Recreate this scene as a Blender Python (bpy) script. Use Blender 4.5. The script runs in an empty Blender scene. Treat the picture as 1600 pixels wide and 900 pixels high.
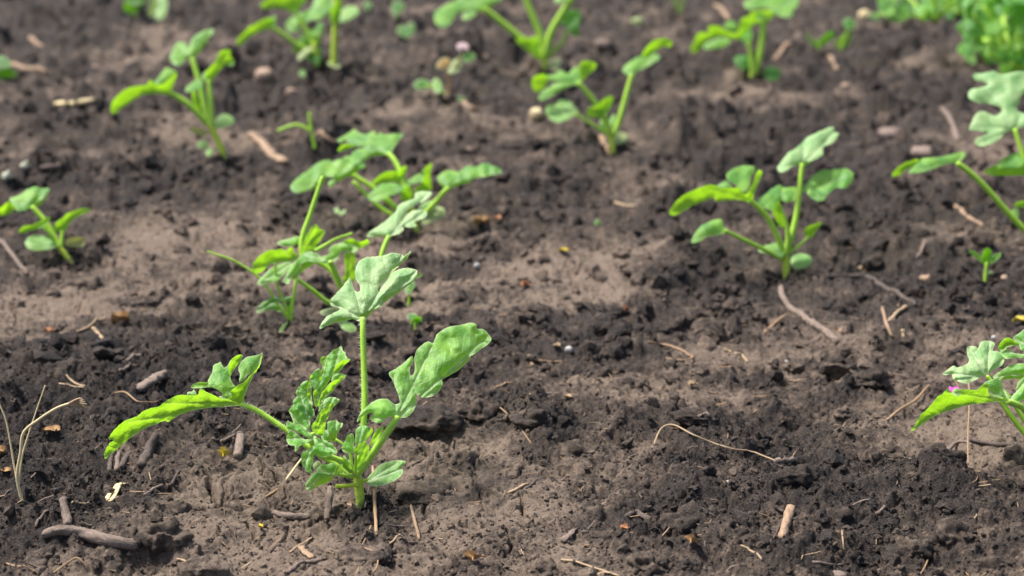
import bpy, bmesh, math, random
import numpy as np
from mathutils import Vector, geometry as mgeo

# ------------------------------------------------------------------ camera, world, sun, exposure
SC = bpy.context.scene
C = SC.collection
rad = math.radians
PX_F = 2667.0                       # focal length in photograph pixels (60 mm on a 36 mm sensor, 1600 px)
CAM_H = 0.416
PITCH = rad(15.3)
cam_d = bpy.data.cameras.new("camera")
cam_d.lens = 60.0
cam_d.sensor_width = 36.0
cam_d.clip_start = 0.02
cam_d.clip_end = 500.0
cam_d.dof.use_dof = True
cam_d.dof.focus_distance = 1.07
cam_d.dof.aperture_fstop = 7.8
cam_d.dof.aperture_blades = 7
cam = bpy.data.objects.new("camera", cam_d)
C.objects.link(cam)
cam.location = (0, 0, CAM_H)
cam.rotation_euler = (rad(90) - PITCH, 0, 0)
SC.camera = cam

SUN_ELEV, SUN_AZ = rad(63), rad(-66)        # azimuth from +Y (away from the camera) towards +X
world = bpy.data.worlds.new("World")
SC.world = world
world.use_nodes = True
wn = world.node_tree
wn.nodes.clear()
sky = wn.nodes.new("ShaderNodeTexSky")
sky.sky_type = 'NISHITA'
sky.sun_disc = False
sky.sun_elevation = SUN_ELEV
sky.sun_rotation = SUN_AZ
sky.air_density = 0.8
sky.dust_density = 3.0
sky.ozone_density = 0.5
bg = wn.nodes.new("ShaderNodeBackground")
bg.inputs[1].default_value = 0.075
wo = wn.nodes.new("ShaderNodeOutputWorld")
wn.links.new(sky.outputs[0], bg.inputs[0])
wn.links.new(bg.outputs[0], wo.inputs[0])
sun_d = bpy.data.lights.new("sun", 'SUN')
sun_d.energy = 2.6
sun_d.angle = rad(13)
sun_d.color = (1.0, 0.965, 0.92)
sun = bpy.data.objects.new("sun", sun_d)
C.objects.link(sun)
sdir = Vector((math.sin(SUN_AZ) * math.cos(SUN_ELEV), math.cos(SUN_AZ) * math.cos(SUN_ELEV), math.sin(SUN_ELEV)))
sun.rotation_euler = sdir.to_track_quat('Z', 'Y').to_euler()
SC.view_settings.view_transform = 'Standard'
SC.view_settings.look = 'None'
SC.view_settings.exposure = 1.62
SC.view_settings.gamma = 1.0
SC.cycles.max_bounces = 8
SC.cycles.transparent_max_bounces = 8

rng = np.random.default_rng(7)
random.seed(7)
CP, SP = math.cos(PITCH), math.sin(PITCH)
FWD = np.array([0, CP, -SP]); UPV = np.array([0, SP, CP]); RGT = np.array([1.0, 0, 0])
CAMP = np.array([0, 0, CAM_H])

def at_depth(px, py, z):
    """world point that lies z metres along the optical axis, seen at photograph pixel px, py"""
    px = np.asarray(px, float); py = np.asarray(py, float); z = np.asarray(z, float)
    x = (px - 800) / PX_F; y = -(py - 450) / PX_F
    d = x[..., None] * RGT + y[..., None] * UPV + FWD
    return CAMP + d * z[..., None]

# ------------------------------------------------------------------ noise
def _h(ix, iy, seed):
    with np.errstate(over='ignore'):
        h = ix.astype(np.uint32) * np.uint32(374761393) + iy.astype(np.uint32) * np.uint32(668265263) + np.uint32((seed * 974634777) & 0xffffffff)
        h = (h ^ (h >> np.uint32(13))) * np.uint32(1274126177)
        h = h ^ (h >> np.uint32(16))
        h = h * np.uint32(2246822519)
        h = h ^ (h >> np.uint32(15))
    return h.astype(np.float64) / 4294967295.0

def gnoise(x, y, seed=0):
    ix = np.floor(x).astype(np.int64); iy = np.floor(y).astype(np.int64)
    fx = x - ix; fy = y - iy
    u = fx * fx * fx * (fx * (fx * 6 - 15) + 10); v = fy * fy * fy * (fy * (fy * 6 - 15) + 10)
    def g(a, b, dx, dy):
        t = _h(a, b, seed) * 2 * np.pi
        return np.cos(t) * dx + np.sin(t) * dy
    n00 = g(ix, iy, fx, fy); n10 = g(ix + 1, iy, fx - 1, fy)
    n01 = g(ix, iy + 1, fx, fy - 1); n11 = g(ix + 1, iy + 1, fx - 1, fy - 1)
    return ((n00 * (1 - u) + n10 * u) * (1 - v) + (n01 * (1 - u) + n11 * u) * v) * 1.5

def fbm(x, y, oct=4, seed=0, gain=0.5):
    s = 0; a = 1
    for o in range(oct):
        s = s + a * gnoise(x * 2 ** o + 17.3 * o, y * 2 ** o - 9.1 * o, seed + o)
        a *= gain
    return s

def worley(x, y, seed=0):
    """F1, F2 and a random value of the nearest cell"""
    ix = np.floor(x).astype(np.int64); iy = np.floor(y).astype(np.int64)
    f1 = np.full(x.shape, 9.0); f2 = np.full(x.shape, 9.0); rv = np.zeros(x.shape)
    for dx in (-1, 0, 1):
        for dy in (-1, 0, 1):
            cx, cy = ix + dx, iy + dy
            d = np.hypot(cx + _h(cx, cy, seed) - x, cy + _h(cx, cy, seed + 71) - y)
            m = d < f1
            f2 = np.where(m, f1, np.minimum(f2, d))
            rv = np.where(m, _h(cx, cy, seed + 143), rv)
            f1 = np.where(m, d, f1)
    return f1, f2, rv

def sstep(a, b, x):
    t = np.clip((x - a) / (b - a), 0, 1)
    return t * t * (3 - 2 * t)

# ------------------------------------------------------------------ soil shape
def flat_px(px, py):
    """point of the level ground (z = 0) seen at a photograph pixel; distance along the optical axis"""
    a = PITCH + math.atan((py - 450) / PX_F)
    D = CAM_H / math.tan(a)
    z = D * CP + CAM_H * SP
    return (px - 800) / PX_F * z, D, z, a

# px, py, half width, half height (photograph pixels): dry pale crusts and loose dark crumbly places
CRUST = [(740,705,70,26,1),(790,785,85,50,1.2),(625,740,70,34,.9),(385,770,110,60,1.1),(450,835,110,60,1),(860,430,115,52,1.3),
         (960,400,80,36,.9),(60,490,130,42,1.3),(200,450,150,40,.8),(300,365,140,34,.7),(230,68,75,22,1.2),(960,610,150,32,.6),
         (1160,560,90,22,.9),(1270,545,140,22,.6),(1480,705,120,46,.8),(640,200,120,24,.7),(1130,150,120,24,.7),(150,130,110,26,.7),
         (660,385,80,26,.7),(520,400,100,36,.7),(1355,600,60,14,.9),(700,800,70,60,.9),(640,470,60,30,.7),(300,225,90,22,.8),
         (980,90,90,20,.5),(720,265,100,20,.5),(1250,850,70,20,.5),(600,880,120,30,.6)]
LOOSE = [(100,620,150,60,1),(1085,805,80,40,1.2),(1400,790,220,80,.9),(1150,690,160,60,.9),(1010,500,120,40,.8),(60,760,120,60,1),
         (290,590,130,36,1),(100,330,150,40,.8),(740,300,150,30,.6),(950,660,110,50,.6),(1480,470,120,40,.6),(420,160,120,40,.6),
         (840,650,60,40,.6),(90,40,150,30,.9),(1130,430,110,40,.9),(930,150,120,30,.8),(80,860,110,50,1),(1300,330,200,30,.5)]
# px, py, half width, half height, height in m, sharpness
MOUND = [(700,735,62,34,.009,2),(572,835,60,40,.008,2),(690,645,66,26,.011,2),(832,655,36,26,.012,2),(1385,690,62,26,.014,2.5),
         (1470,775,70,30,.017,2),(1560,850,90,50,.016,2),(1080,795,44,26,.008,2),(120,868,100,34,.010,2),(300,582,90,30,.014,2),
         (250,845,44,24,.009,2),(1300,770,160,40,.006,2),(1560,720,50,40,.012,2),(320,900,60,26,.009,2),(1355,606,38,16,.006,2),
         (1060,410,60,18,.022,2),(960,640,120,50,.006,2),(840,250,120,18,.02,2),(500,118,90,16,.018,2),(60,215,180,26,.024,2),
         (1150,640,120,40,.006,2),(220,255,120,20,.014,2),(1480,530,150,40,.008,2),(160,300,120,26,.016,2),(700,200,70,14,.018,2),
         (1010,560,160,40,.006,2),(50,590,120,36,.012,2),(480,640,70,26,.008,2),(1230,900,80,20,.008,2)]
PIT = [(660,682,74,6,.010,2),(1130,470,130,16,.010,2),(1250,670,30,16,.006,2),(200,85,110,14,.022,2),(850,215,120,14,.02,2),
       (1080,826,40,6,.012,2),(760,250,80,14,.014,2),(1360,405,90,14,.012,2),(230,880,30,14,.01,2)]

CRACKS = [[(749,694),(751,711),(742,729),(744,751),(740,768)],[(611,683),(636,687),(664,683),(707,688),(749,694)],[(820,708),(826,719),(810,744),(803,758)],
          [(749,783),(778,783)],[(753,825),(771,822),(792,833)],[(810,825),(835,820),(852,824)],[(817,779),(817,800),(828,811)],[(664,747),(664,780),(660,818)],
          [(813,840),(811,855)],[(902,772),(925,778),(949,777)],[(881,733),(881,745)],[(326,751),(329,762),(336,772),(335,786)],[(305,798),(323,795),(342,791),(377,790),(393,797),(410,802)],
          [(386,816),(396,828),(394,842)],[(412,851),(421,865),(440,852)],[(316,748),(332,764),(336,784)],[(276,806),(304,796),(344,792),(376,790)],[(228,812),(232,824)],
          [(1319,719),(1319,738),(1292,745)],[(342,791),(352,775),(350,760)],[(410,802),(440,806),(470,800)],[(851,790),(835,782),(817,779)],[(707,688),(700,705),(704,720)],[(600,740),(625,760),(664,747)],
          [(740,768),(760,775),(778,783)],[(792,833),(800,850),(790,868)]]
rng2 = np.random.default_rng(3)
def seg_dist(P, A, B):
    d = B - A; L2 = (d ** 2).sum() + 1e-9
    t = np.clip(((P - A) @ d) / L2, 0, 1)
    return np.linalg.norm(P - (A + t[:, None] * d), axis=1)
def catmull(P, k, closed=False):
    P = np.asarray(P, float); n = len(P); out = []
    for i in range(n if closed else n - 1):
        if closed: a, b, c, e = P[(i-1) % n], P[i], P[(i+1) % n], P[(i+2) % n]
        else: a, b, c, e = P[max(i-1, 0)], P[i], P[i+1], P[min(i+2, n-1)]
        for j in range(k):
            t = j / k
            out.append(.5 * ((2*b) + (c-a)*t + (2*a-5*b+4*c-e)*t*t + (3*b-a-3*c+e)*t**3))
    if not closed: out.append(P[-1])
    return np.array(out)

def blob(x, y, f, p=2):
    px, py, rx, ry = f[:4]
    cx, cy, z, a = flat_px(px, py)
    wx = rx * z / PX_F; wy = ry * z / PX_F / math.sin(a)
    r = np.sqrt(((x - cx) / wx) ** 2 + ((y - cy) / wy) ** 2)
    return np.exp(-np.minimum(r, 6) ** p)

def soil(x, y):
    """height, crust mask 0..1, tone"""
    wx = x + 0.012 * fbm(x * 14, y * 14, 3, 3); wy = y + 0.012 * fbm(x * 14, y * 14, 3, 5)
    wx2 = x + 0.0035 * fbm(x * 60, y * 60, 2, 8); wy2 = y + 0.0035 * fbm(x * 60, y * 60, 2, 9)
    loose = 0.10 + 0.75 * fbm(x * 4.0, y * 4.0, 4, 11) + 0.35 * fbm(x * 18, y * 18, 3, 15)
    for f in CRUST: loose -= (1.05 if f[1] > 640 else .88 if f[1] > 340 else .40) * f[4] * blob(wx, wy, f, 3)  # farthest crusts weakened: shade among distant clods is put into the colour
    for f in LOOSE: loose += 0.65 * f[4] * blob(wx, wy, f, 3)
    loose += .22 * sstep(1.5, 2.6, y)  # far soil also coloured darker, standing in for shade in its hollows
    loose = 0.90 * sstep(-0.95, 0.85, loose) + .10
    h = 0.010 * fbm(x * 3.1, y * 3.1, 3, 21) + 0.0045 * fbm(x * 16, y * 16, 3, 23)
    for f in MOUND: h += f[4] * blob(wx, wy, f, f[5])
    for f in PIT: h -= f[4] * blob(wx, wy, f, f[5])
    far = sstep(1.3, 2.6, y)
    tone = np.zeros_like(x)
    wx3 = wx2 + 0.0012 * fbm(x * 230, y * 230, 2, 18); wy3 = wy2 + 0.0012 * fbm(x * 230, y * 230, 2, 19)
    for k, (cell, amp, sd, thr) in enumerate(((0.090, .017, 31, .70), (0.036, .0095, 33, .60), (0.015, .0050, 35, .50), (0.0074, .0028, 37, .30), (0.0040, .0015, 39, .2))):
        a, b = (wx2, wy2) if k < 2 else (wx3, wy3)
        f1, f2, rv = worley(a / cell, b / cell, sd)
        r = 0.30 + 0.30 * np.abs(np.sin(rv * 91.7))
        dome = np.clip(1 - (f1 / r) ** 2, 0, 1) ** .8
        on = sstep(thr, thr + .25, rv)
        w = (0.20 + 0.25 * far + (0.80 - 0.25 * far) * loose) if k > 1 else (0.25 + 0.75 * loose)
        if k < 2: w = w * (0.8 + 1.5 * far)
        h += amp * dome * on * w * (0.4 + 0.6 * np.abs(np.cos(rv * 57)))
        tone += dome * on * (rv - .5) * (.35 if k < 3 else .2)
    def turb(f, o, sd):
        t = 0; g = 1
        for i in range(o):
            t = t + g * np.abs(gnoise(wx2 * f * 2 ** i + 3.7 * i, wy2 * f * 2 ** i - 5.1 * i, sd + i)); g *= .55
        return t
    h += (.4 + .6 * loose) * (.0085 * (turb(20, 3, 81) - .5) * (1.2 + 1.3 * far) + .0050 * (turb(85, 3, 85) - .5)) + (.3 + .7 * loose) * .0013 * turb(300, 2, 89)
    h += 0.0006 * fbm(x * 240, y * 240, 3, 47)
    # drying cracks in the crusts
    for cell, sd, wd, dp in ((0.062, 51, .014, .0065), (0.026, 53, .018, .0030)):
        qx = x + 0.011 * fbm(x * 34, y * 34, 4, 55 + sd); qy = y + 0.011 * fbm(x * 34, y * 34, 4, 57 + sd)
        f1, f2, rv = worley(qx / cell, qy / cell, sd)
        m = sstep(.50, .22, loose) * sstep(-.15, .25, fbm(x * 11, y * 11, 2, 61 + sd))
        h -= dp * m * sstep(wd * 1.6, 0.0, (f2 - f1) * .5)
    for ck in CRACKS:
        P = np.array([flat_px(*q)[:2] for q in ck])
        P = catmull(P, 6) + .0013 * rng2.normal(size=((len(P) - 1) * 6 + 1, 2))
        lo, hi = P.min(0) - .006, P.max(0) + .006
        mk = (x > lo[0]) & (x < hi[0]) & (y > lo[1]) & (y < hi[1])
        if not mk.any(): continue
        q = np.stack([x[mk], y[mk]], -1); dm = np.full(len(q), 9.0)
        for i in range(len(P) - 1): dm = np.minimum(dm, seg_dist(q, P[i], P[i + 1]))
        ends = np.minimum(np.linalg.norm(q - P[0], axis=1), np.linalg.norm(q - P[-1], axis=1))
        wd = .0006 + .0005 * sstep(0, .02, ends)
        h[mk] -= .008 * np.exp(-(dm / wd) ** 2)
    h += 0.03 * sstep(5, 14, y) * fbm(x * .5, y * .5, 3, 71)
    return h, 1 - loose, tone

# rows and columns of one sheet: fine where the camera looks, coarse to the horizon
rowsD = [-30, -12, -5, -2, -1, -.5, -.2, 0, .15, .3, .45, .55, .65]
d = .72
while d < 1.3: rowsD.append(d); d *= 1.0015
while d < 5.6: rowsD.append(d); d *= 1.0036
while d < 90: rowsD.append(d); d *= 1.06
rowsD = np.array(rowsD)
NT = 960
tin = np.linspace(-1, 1, NT)
tout = [1 + .0065 * i for i in range(1, 61)] + [1.42, 1.46, 1.52, 1.6, 1.75, 2, 2.4, 3, 5, 10, 25, 60]
tcols = np.array([-v for v in tout[::-1]] + list(tin) + tout)
halfw = 0.37 * np.maximum(rowsD, .5) + 0.05
GX = tcols[None, :] * halfw[:, None]
GY = np.repeat(rowsD[:, None], len(tcols), 1)
GH, GC, GT = soil(GX, GY)
I0 = len(tout)

def ground(x, y):
    """height and crust at world points inside the dense part"""
    x = np.asarray(x, float); y = np.asarray(y, float)
    r = np.clip(np.searchsorted(rowsD, y) - 1, 0, len(rowsD) - 2)
    v = np.clip((y - rowsD[r]) / (rowsD[r + 1] - rowsD[r]), 0, 1)
    hw = 0.37 * np.maximum(y, .5) + .05
    tc = np.clip((x / hw + 1) / 2 * (NT - 1), 0, NT - 1.001)
    c = tc.astype(int); u = tc - c; c = c + I0
    def bil(A):
        return (A[r, c] * (1 - u) + A[r, c + 1] * u) * (1 - v) + (A[r + 1, c] * (1 - u) + A[r + 1, c + 1] * u) * v
    return bil(GH), bil(GC)

RM = np.geomspace(.62, 12, 5000)
def hit(px, py):
    """where the ray through a photograph pixel meets the soil: world point, depth"""
    x = (px - 800) / PX_F; y = -(py - 450) / PX_F
    d = x * RGT + y * UPV + FWD
    P = CAMP + d * RM[:, None]
    gz, _ = ground(P[:, 0], P[:, 1])
    below = np.nonzero(P[:, 2] < gz)[0]
    i = below[0] if len(below) else len(RM) - 1
    return P[i], RM[i]

# ------------------------------------------------------------------ mesh helpers
def mesh_from(name, V, F, mat, attrs=None, smooth=True):
    V = np.asarray(V, np.float32); F = np.asarray(F, np.int32)
    me = bpy.data.meshes.new(name)
    me.vertices.add(len(V)); me.vertices.foreach_set("co", V.ravel())
    n = F.shape[1]
    me.loops.add(F.size); me.loops.foreach_set("vertex_index", F.ravel())
    me.polygons.add(len(F)); me.polygons.foreach_set("loop_start", np.arange(0, F.size, n, dtype=np.int32))
    me.polygons.foreach_set("use_smooth", np.full(len(F), smooth))
    for k, a in (attrs or {}).items():
        at = me.attributes.new(k, 'FLOAT', 'POINT'); at.data.foreach_set("value", np.asarray(a, np.float32).ravel())
    me.materials.append(mat)
    me.update(calc_edges=True)
    me.validate()
    return me

def link(name, me, parent=None, loc=None):
    o = bpy.data.objects.new(name, me)
    C.objects.link(o)
    if parent: o.parent = parent
    if loc is not None: o.location = loc
    return o

def tag(o, label=None, cat=None, group=None, kind=None):
    if label: o["label"] = label
    if cat: o["category"] = cat
    if group: o["group"] = group
    if kind: o["kind"] = kind
    return o

# ------------------------------------------------------------------ materials
def new_mat(name):
    m = bpy.data.materials.new(name); m.use_nodes = True
    nt = m.node_tree; nt.nodes.clear()
    def N(t, **kw):
        n = nt.nodes.new(t)
        for k, v in kw.items(): setattr(n, k, v)
        return n
    def L(a, b): nt.links.new(a, b)
    out = N("ShaderNodeOutputMaterial")
    return m, N, L, out

def noise_n(N, L, scale, detail=4, rough=.6, co=None):
    n = N("ShaderNodeTexNoise"); n.inputs["Scale"].default_value = scale
    n.inputs["Detail"].default_value = detail; n.inputs["Roughness"].default_value = rough
    if co is not None: L(co, n.inputs["Vector"])
    return n
def mathn(N, L, op, a, b=None, clamp=False):
    n = N("ShaderNodeMath", operation=op); n.use_clamp = clamp
    for i, v in enumerate((a, b)):
        if v is None: continue
        if isinstance(v, (int, float)): n.inputs[i].default_value = v
        else: L(v, n.inputs[i])
    return n.outputs[0]
def mixc(N, L, f, a, b, blend='MIX'):
    n = N("ShaderNodeMix", data_type='RGBA', blend_type=blend)
    if isinstance(f, (int, float)): n.inputs[0].default_value = f
    else: L(f, n.inputs[0])
    for i, v in ((6, a), (7, b)):
        if isinstance(v, tuple): n.inputs[i].default_value = (*v, 1)
        else: L(v, n.inputs[i])
    return n.outputs[2]
def ramp(N, L, f, a, b):
    n = N("ShaderNodeMapRange"); n.clamp = True
    L(f, n.inputs[0]); n.inputs[1].default_value = a; n.inputs[2].default_value = b
    return n.outputs[0]

def soil_material(name):
    m, N, L, out = new_mat(name)
    p = N("ShaderNodeBsdfPrincipled")
    geo = N("ShaderNodeNewGeometry")
    co = geo.outputs["Position"]
    cr = N("ShaderNodeAttribute", attribute_name="crust").outputs["Fac"]
    to = N("ShaderNodeAttribute", attribute_name="tone").outputs["Fac"]
    n1 = noise_n(N, L, 38, 5, .65, co).outputs[0]
    n2 = noise_n(N, L, 240, 4, .7, co).outputs[0]
    n3 = noise_n(N, L, 1100, 3, .7, co).outputs[0]
    n4 = noise_n(N, L, 9, 4, .6, co).outputs[0]
    f = mathn(N, L, 'ADD', mathn(N, L, 'SUBTRACT', mathn(N, L, 'MULTIPLY', cr, 1.22), .10), mathn(N, L, 'MULTIPLY', mathn(N, L, 'SUBTRACT', n1, .5), 2.6))
    f = mathn(N, L, 'ADD', f, mathn(N, L, 'MULTIPLY', mathn(N, L, 'SUBTRACT', n2, .5), 2.0))
    f = mathn(N, L, 'ADD', f, mathn(N, L, 'MULTIPLY', to, .35))
    f = ramp(N, L, f, -.20, 1.0)
    dark = mixc(N, L, n4, (.0160, .0137, .0128), (.0255, .0215, .0198))
    pale = mixc(N, L, n4, (.160, .119, .087), (.215, .162, .121))
    mid = mixc(N, L, n4, (.049, .0367, .0285), (.071, .0530, .0410))
    c = mixc(N, L, ramp(N, L, f, 0, .5), dark, mid)
    c = mixc(N, L, ramp(N, L, f, .5, 1), c, pale)
    spk = ramp(N, L, n3, .54, .70)
    c = mixc(N, L, mathn(N, L, 'MULTIPLY', spk, .6), c, (.20, .155, .122))
    spd = ramp(N, L, n3, .45, .32)
    c = mixc(N, L, mathn(N, L, 'MULTIPLY', spd, .5), c, (.028, .022, .020))
    L(c, p.inputs["Base Color"])
    p.inputs["Roughness"].default_value = .92
    p.inputs["Specular IOR Level"].default_value = .25
    b1 = N("ShaderNodeBump"); b1.inputs["Strength"].default_value = .75; b1.inputs["Distance"].default_value = .003
    L(n2, b1.inputs["Height"])
    b2 = N("ShaderNodeBump"); b2.inputs["Strength"].default_value = 1.0; b2.inputs["Distance"].default_value = .0014
    L(n3, b2.inputs["Height"]); L(b1.outputs[0], b2.inputs["Normal"])
    L(b2.outputs[0], p.inputs["Normal"])
    L(p.outputs[0], out.inputs[0])
    return m

def leaf_material(name, top=(.24, .52, .055), deep=(.035, .26, .03), under=(.17, .36, .025), trans=(.42, .80, .02), tf=.47, sheen=.04, haze=(.37, .56, .19)):
    m, N, L, out = new_mat(name)
    geo = N("ShaderNodeNewGeometry")
    co = N("ShaderNodeTexCoord").outputs["Object"]
    vein = N("ShaderNodeAttribute", attribute_name="vein").outputs["Fac"]
    rim = N("ShaderNodeAttribute", attribute_name="rim").outputs["Fac"]
    n1 = noise_n(N, L, 55, 4, .6, co).outputs[0]
    n2 = noise_n(N, L, 420, 4, .6, co).outputs[0]
    vo = N("ShaderNodeTexVoronoi", feature='DISTANCE_TO_EDGE'); vo.inputs["Scale"].default_value = 420; L(co, vo.inputs["Vector"])
    net = ramp(N, L, vo.outputs["Distance"], .12, .0)
    tc = mixc(N, L, ramp(N, L, n1, .38, .62), deep, top)
    tc = mixc(N, L, mathn(N, L, 'MULTIPLY', n2, .20), tc, haze)
    tc = mixc(N, L, mathn(N, L, 'MULTIPLY', net, .5), tc, haze)
    tc = mixc(N, L, mathn(N, L, 'MULTIPLY', vein, .85), tc, (.50, .62, .36))
    uc = mixc(N, L, n1, under, tuple(v * .8 for v in under))
    uc = mixc(N, L, mathn(N, L, 'MULTIPLY', vein, .5), uc, (.36, .50, .10))
    c = mixc(N, L, geo.outputs["Backfacing"], tc, uc)
    c = mixc(N, L, mathn(N, L, 'MULTIPLY', rim, .85), c, (.50, .62, .30))
    p = N("ShaderNodeBsdfPrincipled")
    L(c, p.inputs["Base Color"])
    rg = mathn(N, L, 'ADD', .34, mathn(N, L, 'MULTIPLY', n2, .2))
    L(rg, p.inputs["Roughness"])
    p.inputs["Specular IOR Level"].default_value = .38
    p.inputs["Sheen Weight"].default_value = sheen
    p.inputs["Sheen Roughness"].default_value = .4
    b = N("ShaderNodeBump"); b.inputs["Strength"].default_value = .5; b.inputs["Distance"].default_value = .0010
    hh = mathn(N, L, 'SUBTRACT', n2, mathn(N, L, 'ADD', mathn(N, L, 'MULTIPLY', vein, .8), mathn(N, L, 'MULTIPLY', net, .35)))
    L(hh, b.inputs["Height"]); L(b.outputs[0], p.inputs["Normal"])
    t = N("ShaderNodeBsdfTranslucent")
    L(mixc(N, L, mathn(N, L, 'MULTIPLY', vein, .4), trans, (.5, .7, .12)), t.inputs["Color"])
    L(b.outputs[0], t.inputs["Normal"])
    mx = N("ShaderNodeMixShader"); mx.inputs[0].default_value = tf
    L(p.outputs[0], mx.inputs[1]); L(t.outputs[0], mx.inputs[2])
    L(mx.outputs[0], out.inputs[0])
    return m

def plain_material(name, a, b, scale=200, rough=.7, bump=.5, dist=.0006, stretch=None, sss=0):
    m, N, L, out = new_mat(name)
    co = N("ShaderNodeTexCoord").outputs["Object"]
    if stretch:
        at = N("ShaderNodeCombineXYZ")
        uu = N("ShaderNodeAttribute", attribute_name="along").outputs["Fac"]
        vv = N("ShaderNodeAttribute", attribute_name="around").outputs["Fac"]
        L(mathn(N, L, 'MULTIPLY', uu, stretch), at.inputs[0]); L(mathn(N, L, 'MULTIPLY', vv, 1.0), at.inputs[1])
        co2 = at.outputs[0]
        n = noise_n(N, L, 14, 4, .65, co2).outputs[0]
    else:
        n = noise_n(N, L, scale, 5, .65, co).outputs[0]
    nb = noise_n(N, L, scale * 2.5, 3, .6, co).outputs[0]
    nn = mathn(N, L, 'ADD', mathn(N, L, 'MULTIPLY', n, .7), mathn(N, L, 'MULTIPLY', nb, .3))
    c = mixc(N, L, ramp(N, L, nn, .34, .66), a, b)
    p = N("ShaderNodeBsdfPrincipled"); L(c, p.inputs["Base Color"]); p.inputs["Roughness"].default_value = rough
    p.inputs["Specular IOR Level"].default_value = .3
    if sss:
        p.inputs["Subsurface Weight"].default_value = sss
        p.inputs["Subsurface Radius"].default_value = (.004, .006, .001)
        p.inputs["Subsurface Scale"].default_value = 1.0
    bm_ = N("ShaderNodeBump"); bm_.inputs["Strength"].default_value = bump; bm_.inputs["Distance"].default_value = dist
    L(nn, bm_.inputs["Height"]); L(bm_.outputs[0], p.inputs["Normal"])
    L(p.outputs[0], out.inputs[0])
    return m

M_SOIL = soil_material("soil")
M_LEAF = leaf_material("leaf")
M_LEAF_YOUNG = leaf_material("young_leaf", top=(.12, .43, .045), deep=(.022, .22, .03), sheen=.03)
M_COT = leaf_material("cotyledon", top=(.22, .40, .09), deep=(.13, .33, .07), under=(.26, .38, .06), tf=.3, sheen=.03)
M_GLAUC = leaf_material("glaucous_leaf", top=(.36, .53, .21), deep=(.14, .38, .10), haze=(.48, .60, .33), under=(.22, .42, .03), trans=(.40, .76, .04), tf=.36, sheen=.08)
M_COT_PALE = leaf_material("pale_cotyledon", top=(.36, .38, .17), deep=(.28, .34, .13), under=(.36, .36, .12), trans=(.5, .55, .1), tf=.25)
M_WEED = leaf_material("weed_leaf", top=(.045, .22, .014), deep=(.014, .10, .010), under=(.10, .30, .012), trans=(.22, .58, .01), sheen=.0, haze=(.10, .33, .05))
M_ORANGE = leaf_material("orange_leaf", top=(.45, .17, .03), deep=(.3, .11, .02), under=(.4, .15, .03), trans=(.6, .2, .03))
M_PETIOLE = plain_material("petiole", (.28, .49, .03), (.37, .57, .07), 300, .5, .2, .0003, sss=.25)
def stem_material():
    m = plain_material("stem", (.38, .51, .025), (.46, .58, .06), 300, .5, .3, .0004, sss=.2)
    nt = m.node_tree; N = lambda t, **kw: nt.nodes.new(t); L = nt.links.new
    p = [n for n in nt.nodes if n.type == 'BSDF_PRINCIPLED'][0]
    old = p.inputs["Base Color"].links[0].from_socket
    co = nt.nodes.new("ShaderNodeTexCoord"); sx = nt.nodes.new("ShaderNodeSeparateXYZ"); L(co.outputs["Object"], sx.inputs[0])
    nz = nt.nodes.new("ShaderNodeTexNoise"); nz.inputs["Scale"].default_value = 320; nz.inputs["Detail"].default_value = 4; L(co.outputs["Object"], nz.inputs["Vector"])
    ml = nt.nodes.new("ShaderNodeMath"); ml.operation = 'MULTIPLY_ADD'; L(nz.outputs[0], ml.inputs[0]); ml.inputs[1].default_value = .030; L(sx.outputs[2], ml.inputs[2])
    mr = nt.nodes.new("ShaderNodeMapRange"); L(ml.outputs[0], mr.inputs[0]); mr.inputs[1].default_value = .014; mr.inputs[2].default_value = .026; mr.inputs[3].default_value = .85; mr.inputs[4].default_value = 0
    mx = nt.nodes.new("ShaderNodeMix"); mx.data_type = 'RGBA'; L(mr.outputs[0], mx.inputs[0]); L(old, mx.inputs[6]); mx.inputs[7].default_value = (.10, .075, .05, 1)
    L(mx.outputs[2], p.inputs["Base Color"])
    return m
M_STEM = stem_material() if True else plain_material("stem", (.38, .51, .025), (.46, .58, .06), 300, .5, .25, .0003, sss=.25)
M_HAIR = plain_material("plant_hair", (.55, .62, .42), (.65, .7, .5), 300, .5, 0)
M_BARK = plain_material("grey_wood", (.07, .052, .042), (.30, .225, .175), 260, .85, .9, .0012, stretch=2.5)
M_DARKWOOD = plain_material("dark_wood", (.03, .024, .020), (.16, .12, .098), 260, .85, .9, .0012, stretch=2.5)
M_TAN = plain_material("tan_wood", (.14, .088, .052), (.40, .275, .175), 260, .8, .7, .0008, stretch=3)
M_STRAW = plain_material("straw", (.27, .185, .10), (.43, .31, .19), 300, .6, .4, .0004, stretch=3)
M_PALESTRAW = plain_material("pale_straw", (.52, .41, .20), (.68, .55, .32), 300, .6, .4, .0004, stretch=3)
M_ROOT = plain_material("root", (.22, .135, .07), (.38, .25, .14), 300, .7, .5, .0004, stretch=3)
M_PALESTONE = plain_material("pale_stone", (.30, .27, .24), (.48, .44, .40), 260, .8, .6, .001)
M_WHITESTONE = plain_material("white_stone", (.34, .32, .29), (.48, .46, .43), 260, .7, .5, .001)
M_PEBBLE = plain_material("brown_pebble", (.13, .095, .078), (.26, .19, .15), 200, .8, .5, .001)
M_TANPEBBLE = plain_material("tan_pebble", (.28, .19, .13), (.42, .30, .22), 160, .8, .5, .001)
M_DRYLEAF = plain_material("dry_leaf", (.26, .14, .055), (.40, .24, .10), 300, .7, .5, .0006)
M_YELLOW = plain_material("yellow_leaf", (.46, .34, .03), (.56, .43, .07), 300, .6, .4, .0006)
M_RUST = plain_material("rust_scrap", (.30, .13, .06), (.40, .20, .10), 300, .6, .4, .0006)
M_PINK = plain_material("pink_petal", (.50, .06, .36), (.62, .13, .48), 300, .5, .2, .0006)
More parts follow.
